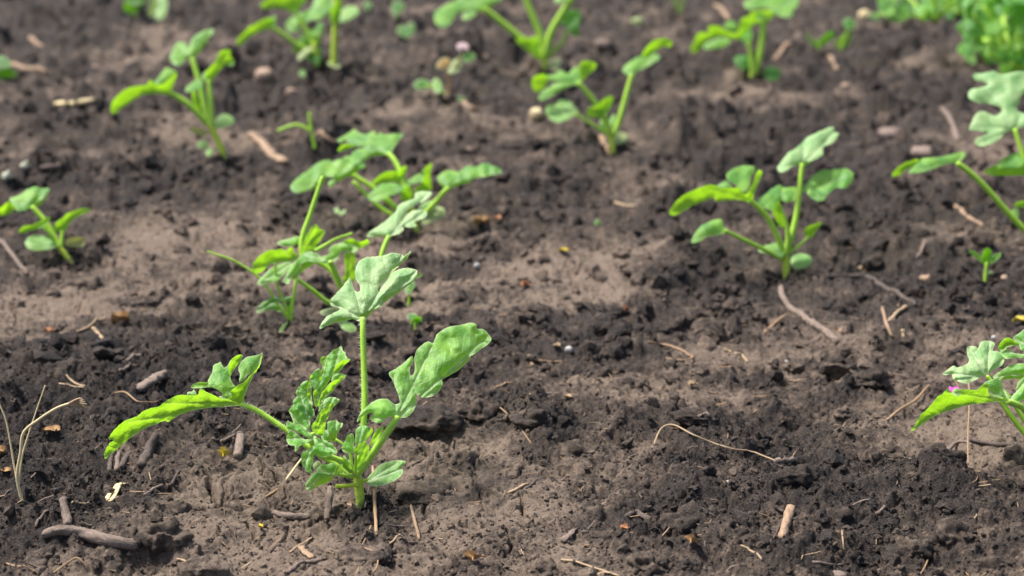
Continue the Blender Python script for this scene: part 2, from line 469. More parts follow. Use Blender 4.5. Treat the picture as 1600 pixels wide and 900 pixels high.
M_PALEPINK = plain_material("pale_pink_petal", (.36, .25, .24), (.48, .35, .33), 300, .6, .2, .0006)
M_CREAM = plain_material("cream_scrap", (.33, .33, .23), (.44, .45, .33), 300, .7, .3, .0006)

# ------------------------------------------------------------------ the ground
nr, nc = GX.shape
idx = np.arange(nr * nc).reshape(nr, nc)
Fq = np.stack([idx[:-1, :-1], idx[:-1, 1:], idx[1:, 1:], idx[1:, :-1]], -1).reshape(-1, 4)
ground_o = link("soil_ground", mesh_from("soil_ground", np.stack([GX, GY, GH], -1).reshape(-1, 3), Fq, M_SOIL, {"crust": GC, "tone": GT}))
tag(ground_o, "dark crumbly garden soil with pale dried crusts and cracks", kind="structure")

# ------------------------------------------------------------------ loose crumbs lying on it (nobody could count them)
def ico(sub):
    bm = bmesh.new(); bmesh.ops.create_icosphere(bm, subdivisions=sub, radius=1)
    V = np.array([v.co[:] for v in bm.verts]); F = np.array([[v.index for v in f.verts] for f in bm.faces]); bm.free()
    return V, F
def rot_rand(n):
    q = rng.normal(size=(n, 4)); q /= np.linalg.norm(q, axis=1)[:, None]
    w, x, y, z = q.T
    return np.stack([np.stack([1-2*(y*y+z*z), 2*(x*y-z*w), 2*(x*z+y*w)], -1), np.stack([2*(x*y+z*w), 1-2*(x*x+z*z), 2*(y*z-x*w)], -1), np.stack([2*(x*z-y*w), 2*(y*z+x*w), 1-2*(x*x+y*y)], -1)], 1)
# the long sticks lie on soil that is free of big lumps
BARE = [[(1220,446),(1250,492),(1309,540)],[(1268,430),(1355,434),(1431,482)],[(391,205),(446,262)],[(80,166),(152,160)],[(15,102),(75,118)],[(-6,372),(42,434)],
        [(1378,484),(1394,532)],[(1417,477),(1386,505)],[(47,58),(70,78)],[(1341,425),(1374,416)],[(120,522),(200,500)],[(1228,438),(1228,442)],[(111,408),(111,412)],
        [(349,245),(349,249)],[(957,242),(957,246)],[(1539,440),(1539,445)],[(652,366),(652,371)],[(454,504),(454,508)],[(1196,522),(1228,490)],[(216,612),(262,596)],[(1472,168),(1497,224)]]
def lump_templates(sub, k, amp):
    V, F = ico(sub); out = []
    for i in range(k):
        a = rng.uniform(-10, 10, 3)
        n = fbm(V[:, 0] * 1.3 + a[0] + V[:, 2] * .7, V[:, 1] * 1.3 + a[1] - V[:, 2] * .9, 4, 200 + i, .7)
        S = np.array([1, rng.uniform(.7, 1.1), rng.uniform(.55, .95)])
        W = V * (1 + amp * n)[:, None]
        for j in range(7):
            q = rng.normal(size=3); q /= np.linalg.norm(q); lim = rng.uniform(.5, .85)
            W = W - np.maximum(W @ q - lim, 0)[:, None] * q
        out.append(W * (1 + rng.normal(0, amp * .13, len(V)))[:, None] * S)
    return out, F
def crumbs(n, sub, rlo, rhi, power, name_amp, dlo, dhi, dp):
    u = rng.random(n * 4)
    D = (dlo ** (1 - dp) + u * (dhi ** (1 - dp) - dlo ** (1 - dp))) ** (1 / (1 - dp))
    X = rng.uniform(-1, 1, n * 4) * (.33 * D + .04)
    gz, gc = ground(X, D)
    clump = .5 + .9 * fbm(X * 22, D * 22, 3, 301)
    free = np.ones(n * 4, bool)
    if rlo > .003:
        for ln in BARE:
            P = np.array([flat_px(*q)[:2] for q in ln]); q = np.stack([X, D], -1)
            for i in range(len(P) - 1): free &= seg_dist(q, P[i], P[i + 1]) > .024
    keep = free & (rng.random(n * 4) < np.clip((1.12 - gc) ** 1.2 * clump, .05 if rlo > .003 else .22, 1))
    X, D, gz, gc = X[keep][:n], D[keep][:n], gz[keep][:n], gc[keep][:n]
    n = len(X)
    r = rlo * (1 - rng.random(n) * (1 - (rlo / rhi) ** power)) ** (-1 / power)
    T, F = lump_templates(sub, 20, name_amp)
    T = np.array(T); pick = rng.integers(0, len(T), n)
    R = rot_rand(n)
    V = np.einsum('nij,nvj->nvi', R, T[pick]) * r[:, None, None]
    V += np.stack([X, D, gz + r * .12], -1)[:, None, :]
    nv = T.shape[1]
    FF = (F[None] + (np.arange(n) * nv)[:, None, None]).reshape(-1, 3)
    tone = np.repeat(rng.normal(0.05, .28, n), nv)
    crust = np.repeat(np.clip(gc + rng.normal(0, .14, n), 0, 1), nv)
    return V.reshape(-1, 3), FF, tone, crust
def crumb_object(name, label, *a):
    V, F, t, c = crumbs(*a)
    o = link(name, mesh_from(name, V, F, M_SOIL, {"tone": t, "crust": c}, smooth=False))
    tag(o, label, kind="stuff")
crumb_object("soil_crumb", "fine loose crumbs of dark soil scattered over the bed", 64000, 1, .00065, .0036, 1.9, .42, .74, 2.1, 1.6)
crumb_object("soil_lump", "pea sized lumps of soil scattered over the bed", 1100, 2, .0032, .0090, 2.6, .50, .76, 4.2, 1.3)
crumb_object("soil_chunk", "thumb sized chunks of broken soil over the farther bed", 3400, 2, .0050, .0135, 2.4, .45, 1.25, 5.2, .9)

BASES = [(563,797),(540,514),(454,506),(652,368),(1228,440),(349,247),(111,411),(957,244),(852,110),(1174,123),(500,108),(1539,443)]
def collars():
    T, F = lump_templates(1, 16, .45); T = np.array(T); Vs, Fs, tn, cs, off = [], [], [], [], 0
    for bx, by in BASES:
        w, z = hit(bx, by); n = 110
        a = rng.uniform(0, 2 * np.pi, n); q = .004 + np.abs(rng.normal(0, .011, n))
        X = w[0] + np.cos(a) * q; Y = w[1] + np.sin(a) * q + .002
        gz, gc = ground(X, Y); r = rng.uniform(.0009, .0034, n)
        V = np.einsum('nij,nvj->nvi', rot_rand(n), T[rng.integers(0, 16, n)]) * r[:, None, None] + np.stack([X, Y, gz + r * .3 + .0035 * np.exp(-(q / .009) ** 2) * rng.random(n)], -1)[:, None]
        nv = T.shape[1]; Vs.append(V.reshape(-1, 3)); Fs.append((F[None] + (np.arange(n) * nv)[:, None, None]).reshape(-1, 3) + off); off += n * nv
        tn.append(np.repeat(rng.normal(0, .3, n), nv)); cs.append(np.repeat(np.clip(gc + rng.normal(-.1, .15, n), 0, 1), nv))
    o = link("soil_crumb", mesh_from("soil_crumb", np.vstack(Vs), np.vstack(Fs), M_SOIL, {"tone": np.concatenate(tn), "crust": np.concatenate(cs)}, smooth=False))
    tag(o, "loose crumbs heaped round the feet of the seedlings", kind="stuff")
collars()

# ------------------------------------------------------------------ tubes, lumps, scraps
def tube(P, R, seg=8, rough=0.0, flat=1.0, seed=0, up=None):
    """swept tube: verts, quads->tris, along, around"""
    P = np.asarray(P, float); R = np.asarray(R, float); n = len(P)
    T = np.gradient(P, axis=0); T /= np.linalg.norm(T, axis=1)[:, None] + 1e-12
    ref = np.array([0, 0, 1.0]) if abs(T[0][2]) < .9 else np.array([1.0, 0, 0])
    V = []; al = []; ar = []
    s = np.concatenate([[0], np.cumsum(np.linalg.norm(np.diff(P, axis=0), axis=1))])
    nrm = None
    for i in range(n):
        b = np.cross(T[i], ref if nrm is None else nrm)
        b = np.cross(T[i], ref) if np.linalg.norm(b) < 1e-6 else b
        if nrm is None:
            side = np.cross(T[i], ref); side /= np.linalg.norm(side)
        else:
            side = side - T[i] * np.dot(side, T[i]); side /= np.linalg.norm(side)
        nrm = np.cross(side, T[i])
        for j in range(seg):
            a = 2 * math.pi * j / seg
            rr = R[i]
            if rough:
                rr *= 1 + rough * float(gnoise(np.array([math.cos(a) * 1.6 + seed * 3.1 + s[i] / (R.max() * 2.2)]), np.array([math.sin(a) * 1.6 + s[i] / (R.max() * 3.5)]), seed)[0])
            if rough > .15: rr *= 1 + .13 * float(gnoise(np.array([a * 1.9 + seed]), np.array([s[i] / (R.max() * 9) + .37]), seed + 5)[0])
            V.append(P[i] + side * math.cos(a) * rr + nrm * math.sin(a) * rr * flat)
            al.append(s[i] / max(R.max(), 1e-6) * .012); ar.append(j / seg * 2 if j <= seg / 2 else (seg - j) / seg * 2)
    F = []
    for i in range(n - 1):
        for j in range(seg):
            a, b, c, e = i*seg+j, i*seg+(j+1) % seg, (i+1)*seg+(j+1) % seg, (i+1)*seg+j
            F += [(a, b, c), (a, c, e)]
    for i, sgn in ((0, -1), (n - 1, 1)):
        V.append(P[i] + T[i] * sgn * R[i] * (.25 if rough else .5)); al.append(s[i] / max(R.max(), 1e-6) * .1); ar.append(.5)
        k = len(V) - 1
        for j in range(seg):
            a, b = i*seg+j, i*seg+(j+1) % seg
            F.append((k, b, a) if sgn < 0 else (k, a, b))
    return np.array(V), np.array(F), np.array(al), np.array(ar)

def ground_line(pts, lift):
    """pixel polyline laid on the soil; a point may carry a third value, its height above the soil in mm"""
    W = []
    for p in pts:
        w, z = hit(p[0], p[1]); W.append(w + np.array([0, 0, lift + (p[2] / 1000 if len(p) > 2 else 0)]))
    return np.array(W), z

COUNT = [0]
def stick(name, label, cat, pts, r, mat, r2=None, rough=.35, flat=1.0, seg=8, group=None, k=6, lift=.3):
    """r: radius in photograph pixels"""
    COUNT[0] += 1
    W, z = ground_line(pts, 0)
    rm = r * z / PX_F; rm2 = (r2 if r2 else r * .85) * z / PX_F
    # bridge the hollows: a stiff stick does not dip into every dent
    base = W[0].copy()
    Wc = catmull(W, k)
    L = len(Wc)
    gz, _ = ground(Wc[:, 0], Wc[:, 1])
    zz = np.maximum(Wc[:, 2], gz) + rm * lift
    ker = np.ones(5) / 5
    zs = np.convolve(np.pad(zz, 2, mode='edge'), ker, 'valid')
    Wc[:, 2] = np.maximum(zs, gz + rm * (lift - .35))
    if rough > .15 and L > 3:
        j = rng.normal(0, rm * .04, (L, 3)); Wc = Wc + j
    R = np.linspace(rm, rm2, L)
    if rough > .15: R = R * (1 + rng.normal(0, .025, L))
    R[0] *= rng.uniform(.55, .9); R[-1] *= rng.uniform(.5, .85); R[1] *= rng.uniform(.85, 1.0)
    V, F, al, ar = tube(Wc, R, seg, rough, flat, COUNT[0])
    V = V + rng.normal(0, rm * .05, V.shape) * (rough > .15)
    o = link(name, mesh_from(name, V - base, F, mat, {"along": al, "around": ar}), None, base)
    return tag(o, label, cat, group)

def lump(name, label, cat, px, py, rx, ry, mat, group=None, sink=.45, amp=.35, sub=3, soilish=False, rise=1.0):
    """half width and half height in photograph pixels"""
    COUNT[0] += 1
    w, z = hit(px, py + ry * .75)
    m = z / PX_F
    V, F = ico(4 if soilish else sub); a = rng.uniform(-9, 9, 3)
    def tri(P, f, o, sd):            # noise on a solid, even in all directions
        return (fbm(P[:, 0] * f + a[0], P[:, 1] * f + a[1], o, sd, .6) + fbm(P[:, 1] * f + a[2], P[:, 2] * f - a[0], o, sd + 9, .6) + fbm(P[:, 2] * f - a[1], P[:, 0] * f + a[2], o, sd + 18, .6)) * .62
    U = V.copy()
    if soilish:
        for k in range(9):           # broken faces
            q = rng.normal(size=3); q[2] = abs(q[2]) * .8; q /= np.linalg.norm(q); lim = rng.uniform(.62, .9)
            V = V - np.maximum(V @ q - lim, 0)[:, None] * q
    P = V * np.array([rx, rx * .8, ry * rise]) * m
    rr = math.sqrt(rx * ry * rise) * m
    n2 = tri(P, .9 / .0045, 3, 450 + COUNT[0])
    V = P + U * (amp * rr * .95 * tri(P, 1.1 / rr, 3, 400 + COUNT[0]) + (.0016 if soilish else .05 * rr) * n2)[:, None]
    g, gc = ground(np.array([w[0]]), np.array([w[1] + rx * .4 * m]))
    base = np.array([w[0], w[1] + rx * .4 * m, g[0]])
    V[:, 2] += ry * m * rise * (1 - 2 * (sink + .08))
    at = {"tone": np.full(len(V), .1), "crust": np.clip(.15 + .55 * gc[0] + .22 * n2, 0, 1)} if soilish else None
    o = link(name, mesh_from(name, V, F, mat, at), None, base)
    return tag(o, label, cat, group)

def scrap(name, label, cat, px, py, rx, ry, mat, ang=0., curl=.6, group=None, h=1.0):
    """small curled dry leaf bit"""
    COUNT[0] += 1
    w, z = hit(px, py + ry * .6); m = z / PX_F
    n = 9; u = np.linspace(-1, 1, n); U, Vv = np.meshgrid(u, u)
    env = np.sqrt(np.clip(1 - np.abs(U) ** 2.2, .02, 1)) * (1 + .25 * np.sin(5 * U + COUNT[0]))
    X = U * rx * m; Y = Vv * env * ry * 1.6 * m
    Z = curl * (Vv ** 2) * ry * 1.5 * m + .35 * U * Vv * ry * m + .3 * ry * m * gnoise(U * 1.5 + COUNT[0], Vv * 1.5, 9) + h * ry * m
    c, s = math.cos(ang), math.sin(ang)
    P = np.stack([X * c - Y * s, X * s + Y * c, Z], -1).reshape(-1, 3)
    id_ = np.arange(n * n).reshape(n, n)
    F = np.stack([id_[:-1, :-1], id_[:-1, 1:], id_[1:, 1:], id_[1:, :-1]], -1).reshape(-1, 4)
    o = link(name, mesh_from(name, P, F, mat), None, w)
    return tag(o, label, cat, group)

# ------------------------------------------------------------------ leaves traced as outlines and laid on tilted, folded, rippled surfaces
def inside(pts, poly):
    x, y = pts[:, 0], pts[:, 1]; r = np.zeros(len(pts), bool); j = len(poly) - 1
    for i in range(len(poly)):
        xi, yi = poly[i]; xj, yj = poly[j]
        with np.errstate(divide='ignore', invalid='ignore'):
            t = ((yi > y) != (yj > y)) & (x < (xj - xi) * (y - yi) / (yj - yi + 1e-12) + xi)
        r ^= t; j = i
    return r
def fill(poly, sp, teeth=0.0):
    big = catmull(poly, 6, True)
    # even resample
    Q = np.vstack([big, big[:1]]); s = np.concatenate([[0], np.cumsum(np.linalg.norm(np.diff(Q, axis=0), axis=1))])
    n = max(8, int(s[-1] / (sp * .8)))
    tt = np.linspace(0, s[-1], n, endpoint=False)
    B = np.stack([np.interp(tt, s, Q[:, 0]), np.interp(tt, s, Q[:, 1])], -1)
    if teeth:
        T = np.roll(B, -1, 0) - np.roll(B, 1, 0); T /= np.linalg.norm(T, axis=1)[:, None] + 1e-9
        B = B + np.stack([T[:, 1], -T[:, 0]], -1) * (teeth * gnoise(tt / 5.0, tt * 0 + .5, 77))[:, None]
    lo, hi = B.min(0), B.max(0)
    gx, gy = np.meshgrid(np.arange(lo[0], hi[0], sp), np.arange(lo[1], hi[1], sp * .87))
    gx = gx + (np.arange(gx.shape[0]) % 2)[:, None] * sp * .5
    I = np.stack([gx.ravel(), gy.ravel()], -1)
    I = I + rng.uniform(-.12, .12, I.shape) * sp
    if len(I):
        I = I[inside(I, B)]
    if len(I):
        dd = np.min(np.linalg.norm(I[:, None] - B[None], axis=2), axis=1)
        I = I[dd > sp * .55]
    allp = [Vector(p) for p in np.vstack([B, I])]
    ed = [(i, (i + 1) % len(B)) for i in range(len(B))]
    vo, eo, fo, *_ = mgeo.delaunay_2d_cdt(allp, ed, [], 0, 1e-6)
    V = np.array([v[:] for v in vo]); F = np.array([f for f in fo if len(f) == 3])
    cen = V[F].mean(1)
    F = F[inside(cen, B)]
    used = np.unique(F); mp = -np.ones(len(V), int); mp[used] = np.arange(len(used))
    return V[used], mp[F], B

class Plant:
    def __init__(self, name, label, cat, base, group=None, z=(0, 0, 1), zoff=0.0, sp=3.2, amp=1.0):
        bx, by = base
        w, dep = hit(bx, by)
        self.dep = dep + zoff; self.base = w if not zoff else at_depth(bx, by, dep + zoff)
        self.m = self.dep / PX_F
        self.e = bpy.data.objects.new(name, None); self.e.empty_display_size = .02
        C.objects.link(self.e); self.e.location = self.base
        tag(self.e, label, cat, group)
        self.z = z; self.sp = sp; self.amp = amp; self.seed = int(bx * 3 + by)
    def px(self, p):
        ox, oy, s = self.z
        return ox + p[0] / s, oy + p[1] / s
    def leaf(self, d, gx, patches, anchor=None, tips=(), name="leaf", mat=None, ripple=None, label=None, c2=0.0, teeth=None, crk=1.0):
        """d cm behind the plant's base; gx, gy: how fast the surface recedes to the right / upward;
        patches: (side, gy, points[, offset cm]); side T upper face seen, U lower face seen, F lower face of a margin folded under"""
        self.seed += 13
        m = self.m; Vs = []; Fs = []; ve = []; ri = []; off = 0
        first = np.array([self.px(p) for p in patches[0][2]])
        A = np.array(self.px(anchor)) if anchor is not None else first.mean(0)
        Tp = [np.array(self.px(t)) for t in tips]
        segs = []
        for t in Tp:
            segs.append((A, t, 1.0)); v = t - A; L = np.linalg.norm(v)
            if L < 14: continue
            v = v / L; nrm = np.array([-v[1], v[0]])
            k = max(2, int(L / 13))
            for i in range(1, k):
                q = A + v * L * i / k
                for sg in (1, -1):
                    segs.append((q, q + (v * .75 + nrm * sg * .66) * L * .30 * (1 - .5 * i / k), .5))
        Td = None
        for pt in patches:
            side, gy, pts = pt[:3]; o_ = pt[3] if len(pt) > 3 else 0.0; gxx = pt[4] if len(pt) > 4 else gx
            P2 = np.array([self.px(p) for p in pts])
            V2, F2, B = fill(P2, self.sp, (((0.0 if name == 'cotyledon' else .75) * self.sp / 2.6) if teeth is None else teeth))
            dx = (V2[:, 0] - A[0]) * m; dy = (A[1] - V2[:, 1]) * m
            ed = np.array([np.min(np.linalg.norm(B - v, axis=1)) for v in V2])
            w1 = .0030 * gnoise(V2[:, 0] / 26 + self.seed, V2[:, 1] / 26, self.seed)
            w2 = .00055 * gnoise(V2[:, 0] / 9 + self.seed, V2[:, 1] / 9, self.seed + 1)
            wob = (w1 + w2 * crk) * self.amp
            if Tp and side != 'F':
                dv = np.min([seg_dist(V2, A, t) for t in Tp], axis=0)
                wob = wob - .0036 * self.amp * (1 if side == 'T' else -.6) * (1 - np.exp(-dv / 8.0))
            if ripple:
                am, wl, an = ripple
                wob = wob + am * .38 * np.sin(((V2[:, 0] - A[0]) * math.cos(an) + (V2[:, 1] - A[1]) * math.sin(an)) / wl * 2 * math.pi + 2.6 * gnoise(V2[:, 0] / 38 + self.seed, V2[:, 1] / 38, 5))
            if side == 'F' and Td is not None:
                TV, TD = Td
                dist = np.linalg.norm(V2[:, None] - TV[None], axis=2); j = dist.argmin(1)
                dep = TD[j] + .45 * dist[np.arange(len(V2)), j] * m
            else:
                dep = self.dep + (d + o_) * .01 + gxx * dx + gy * dy + wob + c2 * (dx ** 2 + dy ** 2)
                dep = dep + np.clip(1 - ed * m / .006, 0, 1) ** 2 * (.0022 * self.amp if side == 'T' else -.0015 * self.amp)
                if side == 'T': Td = (V2, dep) if Td is None else (np.vstack([Td[0], V2]), np.concatenate([Td[1], dep]))
            W = at_depth(V2[:, 0], V2[:, 1], dep)
            n = np.cross(W[F2[:, 1]] - W[F2[:, 0]], W[F2[:, 2]] - W[F2[:, 0]])
            face = (n * (W[F2[:, 0]] - CAMP)).sum(1)           # < 0: turned to the camera
            flip = (face > 0) if side == 'T' else (face < 0)
            F2 = F2.copy(); F2[flip] = F2[flip][:, ::-1]
            vv = np.zeros(len(V2))
            for (a, b, wgt) in segs:
                wd = (1.7 if wgt == 1 else .85) * max(1, 400 * .0004 / 1 / 1)
                vv = np.maximum(vv, wgt * np.exp(-(seg_dist(V2, a, b) / wd) ** 2))
            Vs.append(W); Fs.append(F2 + off); off += len(W); ve.append(vv); ri.append(np.exp(-(ed / (1.55 if self.sp < 2.1 else 1.15)) ** 2))
        me = mesh_from(name, np.vstack(Vs) - self.base, np.vstack(Fs), mat or M_LEAF, {"vein": np.concatenate(ve) * (1 if self.sp < 2.5 else .35), "rim": np.concatenate(ri) * (1 if self.sp < 2.5 else .12)})
        o = link(name, me, self.e)
        if label: o["label"] = label
        return o
    def shoot(self, name, pts, r, r2=None, mat=None, d=0, d2=None, hair=0, k=6, label=None):
        """pts (x, y[, d cm]); radius in photograph pixels"""
        n = len(pts); d2 = d if d2 is None else d2
        P = [(*self.px(p), self.dep + .01 * (p[2] if len(p) > 2 else d + (d2 - d) * i / max(1, n - 1))) for i, p in enumerate(pts)]
        Q = catmull(np.array(P), k)
        W = at_depth(Q[:, 0], Q[:, 1], Q[:, 2])
        R = np.linspace(r, r2 if r2 else r, len(W)) * self.m
        V, F, al, ar = tube(W, R, 10)
        o = link(name, mesh_from(name, V - self.base, F, mat or M_PETIOLE, {"along": al, "around": ar}), self.e)
        if label: o["label"] = label
        if hair:
            hv, hf = [], []
            for i in range(hair):
                t = rng.random() * (len(W) - 1.001); a = int(t); q = W[a] + (W[a+1] - W[a]) * (t - a)
                ax = W[a+1] - W[a]; ax /= np.linalg.norm(ax) + 1e-9
                u = rng.normal(size=3); u -= ax * (u @ ax); u /= np.linalg.norm(u)
                rr = R[a]; b = q + u * rr * .92; tip = q + u * (rr + rng.uniform(.0010, .0022)) + ax * rng.normal(0, .0003)
                s1 = np.cross(u, ax) * .00011; s2 = ax * .00011
                c = len(hv); hv += [b + s1, b - s1 * .5 + s2, b - s1 * .5 - s2, tip]
                hf += [(c, c+1, c+3), (c+1, c+2, c+3), (c+2, c, c+3)]
            h = link("hair", mesh_from("hair", np.array(hv) - self.base, np.array(hf), M_HAIR), o)
            h["kind"] = "stuff"
        return o
# ------------------------------------------------------------------ the seedlings
GS = "watermelon seedlings in the bed"
pi = math.pi
Z2 = (420, 520, 3); Z3 = (480, 370, 2.903); ZA = (140, 540, 5)
# --- the near seedling
p = Plant("watermelon_seedling", "large sharp seedling nearest the camera with four lobed leaves, standing beside the cracked crust", "seedling", (563, 797), GS, Z2, sp=1.7)
p.shoot("stem", [(432, 850), (430, 800), (424, 740), (414, 670), (408, 640)], 7.6, 7.0, M_STEM, hair=130)
p.shoot("petiole", [(418, 716), (390, 715), (350, 719), (316, 720)], 3.4, 3.0, M_STEM, d=-.3, d2=-1.3, label="bare yellowish stub of a lost seed leaf")
p.shoot("petiole", [(424, 712), (440, 698), (462, 690)], 3.0, 2.4, M_STEM, d=0, d2=-.2)
p.leaf(-.2, .25, [('T', 1.3, [(455,700),(468,672),(490,650),(520,620),(560,604),(600,598),(640,602),(632,622),(622,630),(630,648),(618,672),(590,692),(550,710),(505,720),(470,714)])],
       anchor=(458, 700), tips=[(625, 640), (600, 612)], name="cotyledon", mat=M_COT, c2=-3)
p.shoot("petiole", [(404, 650), (380, 665), (300, 610), (170, 525), (90, 462), (30, 420), (-60, 362), (-130, 336)], 5.2, 4.2, d=0, d2=1.0, hair=420)
p.z = ZA
p.leaf(1.0, .30, [
    ('U', -.35, [(1190,465),(1100,475),(960,485),(850,497),(720,535),(640,580),(610,598),(585,588),(540,605),(440,645),(330,715),(230,800),(160,855),(120,885),(113,840),(150,770),(185,738),(148,728),(175,680),(230,620),(300,575),(360,556),(420,512),(470,492),(545,470),(600,430),(680,392),(760,385),(840,385),(858,350),(875,322),(890,345),(920,365),(980,390),(1030,415),(1085,415),(1108,380),(1090,365),(1150,315),(1215,275),(1252,235),(1290,195),(1325,150),(1338,100),(1350,60),(1342,120),(1325,165),(1280,240),(1240,320),(1210,400),(1200,445)]),
    ('T', .9, [(920,290),(940,240),(958,205),(965,160),(1000,138),(1022,125),(1035,150),(1048,172),(1078,160),(1100,120),(1150,75),(1192,75),(1185,112),(1150,160),(1115,205),(1100,240),(1108,275),(1125,308),(1140,325),(1110,370),(1105,410),(1060,422),(1005,402),(1035,385),(1020,360),(960,330),(925,325)], .35),
    ('T', .8, [(1350,60),(1320,70),(1290,78),(1215,95),(1180,135),(1160,180),(1172,230),(1165,290),(1200,270),(1240,228),(1290,195),(1328,150)], .25),
    ('U', -.3, [(928,288),(895,285),(860,286),(815,300),(788,320),(795,333),(830,332),(870,330),(925,326)], .7),
    ('U', -.3, [(1100,120),(1135,85),(1165,70),(1192,73),(1188,105),(1150,160),(1115,205),(1098,235),(1085,170)], .45),
    ('T', .9, [(760,385),(770,362),(800,358),(815,342),(838,382),(820,398),(790,395)], .3)],
    anchor=(1190, 460), tips=[(125, 870), (1340, 80), (300, 600), (600, 450), (880, 340)], teeth=.7)
p.z = Z2
p.shoot("petiole", [(408, 662), (425, 610), (440, 500), (447, 380), (449, 280), (446, 160), (441, 0), (443, -68)], 5.6, 4.6, d=.5, d2=3.0, hair=420)
p.z = Z3
p.leaf(3.0, .05, [
    ('T', .95, [(240,382),(200,372),(150,366),(100,390),(58,417),(70,382),(98,355),(140,336),(146,323),(115,315),(102,297),(120,270),(160,225),(180,198),(193,184),(204,200),(212,235),(232,250),(241,228),(222,192),(218,150),(235,112),(270,93),(330,88),(390,72),(428,80),(440,95),(402,130),(370,160),(345,195),(322,235),(328,252),(340,216),(375,172),(420,146),(470,142),(500,155),(480,192),(440,225),(390,250),(345,278),(340,300),(310,325),(270,337),(232,357)]),
    ('F', 0, [(252,380),(232,356),(270,335),(310,323),(340,298),(346,276),(390,248),(440,223),(480,190),(500,154),(492,188),(470,212),(420,250),(360,292),(335,318),(290,345),(265,375)]),
    ('F', 0, [(436,92),(455,76),(471,62),(464,84),(420,130),(375,166),(342,208),(328,236),(343,195),(370,160),(402,128)]),
    ('F', 0, [(58,417),(105,388),(150,365),(205,370),(160,381),(110,398)])],
    anchor=(250, 372), tips=[(66,410),(112,300),(205,200),(430,84),(494,158)], teeth=.9, mat=M_GLAUC)
p.z = Z2
p.shoot("petiole", [(410, 668), (440, 628), (500, 545), (560, 460), (590, 418), (604, 395)], 6.6, 5.0, d=-.4, d2=-.6, hair=260)
p.z = Z3
p.leaf(-.6, .30, [
    ('T', .85, [(408,822),(375,815),(342,840),(305,842),(285,825),(300,800),(270,802),(228,842),(235,810),(270,770),(310,742),(360,735),(395,757),(420,750),(406,700),(385,650),(370,617),(400,600),(440,570),(475,540),(479,568),(465,600),(473,630),(488,605),(486,550),(500,510),(545,475),(572,480),(590,440),(640,410),(700,398),(742,390),(768,398),(770,416),(802,420),(830,450),(832,474),(790,510),(740,543),(700,570),(660,608),(612,638),(614,668),(598,700),(560,727),(510,727),(490,710),(495,752),(480,792),(450,818)]),
    ('F', 0, [(602,640),(660,607),(700,568),(742,542),(725,568),(685,606),(640,632),(608,648)])],
    anchor=(404, 825), tips=[(815, 455), (245, 822), (395, 625), (565, 500), (590, 690), (480, 770)], ripple=(.0042, 40, -.6), teeth=.5)
p.z = Z2
p.shoot("petiole", [(400, 655), (370, 610), (320, 590), (260, 560), (210, 510), (205, 470)], 3.8, 3.0, d=-.6, d2=-1.5, hair=120)
ZU = (440, 535, 8.575); ZL = (440, 630, 6)
def low(pts): return [((440 + x / 6 - 440) * 8.575, (630 + y / 6 - 535) * 8.575) for x, y in pts]
p.z = ZU
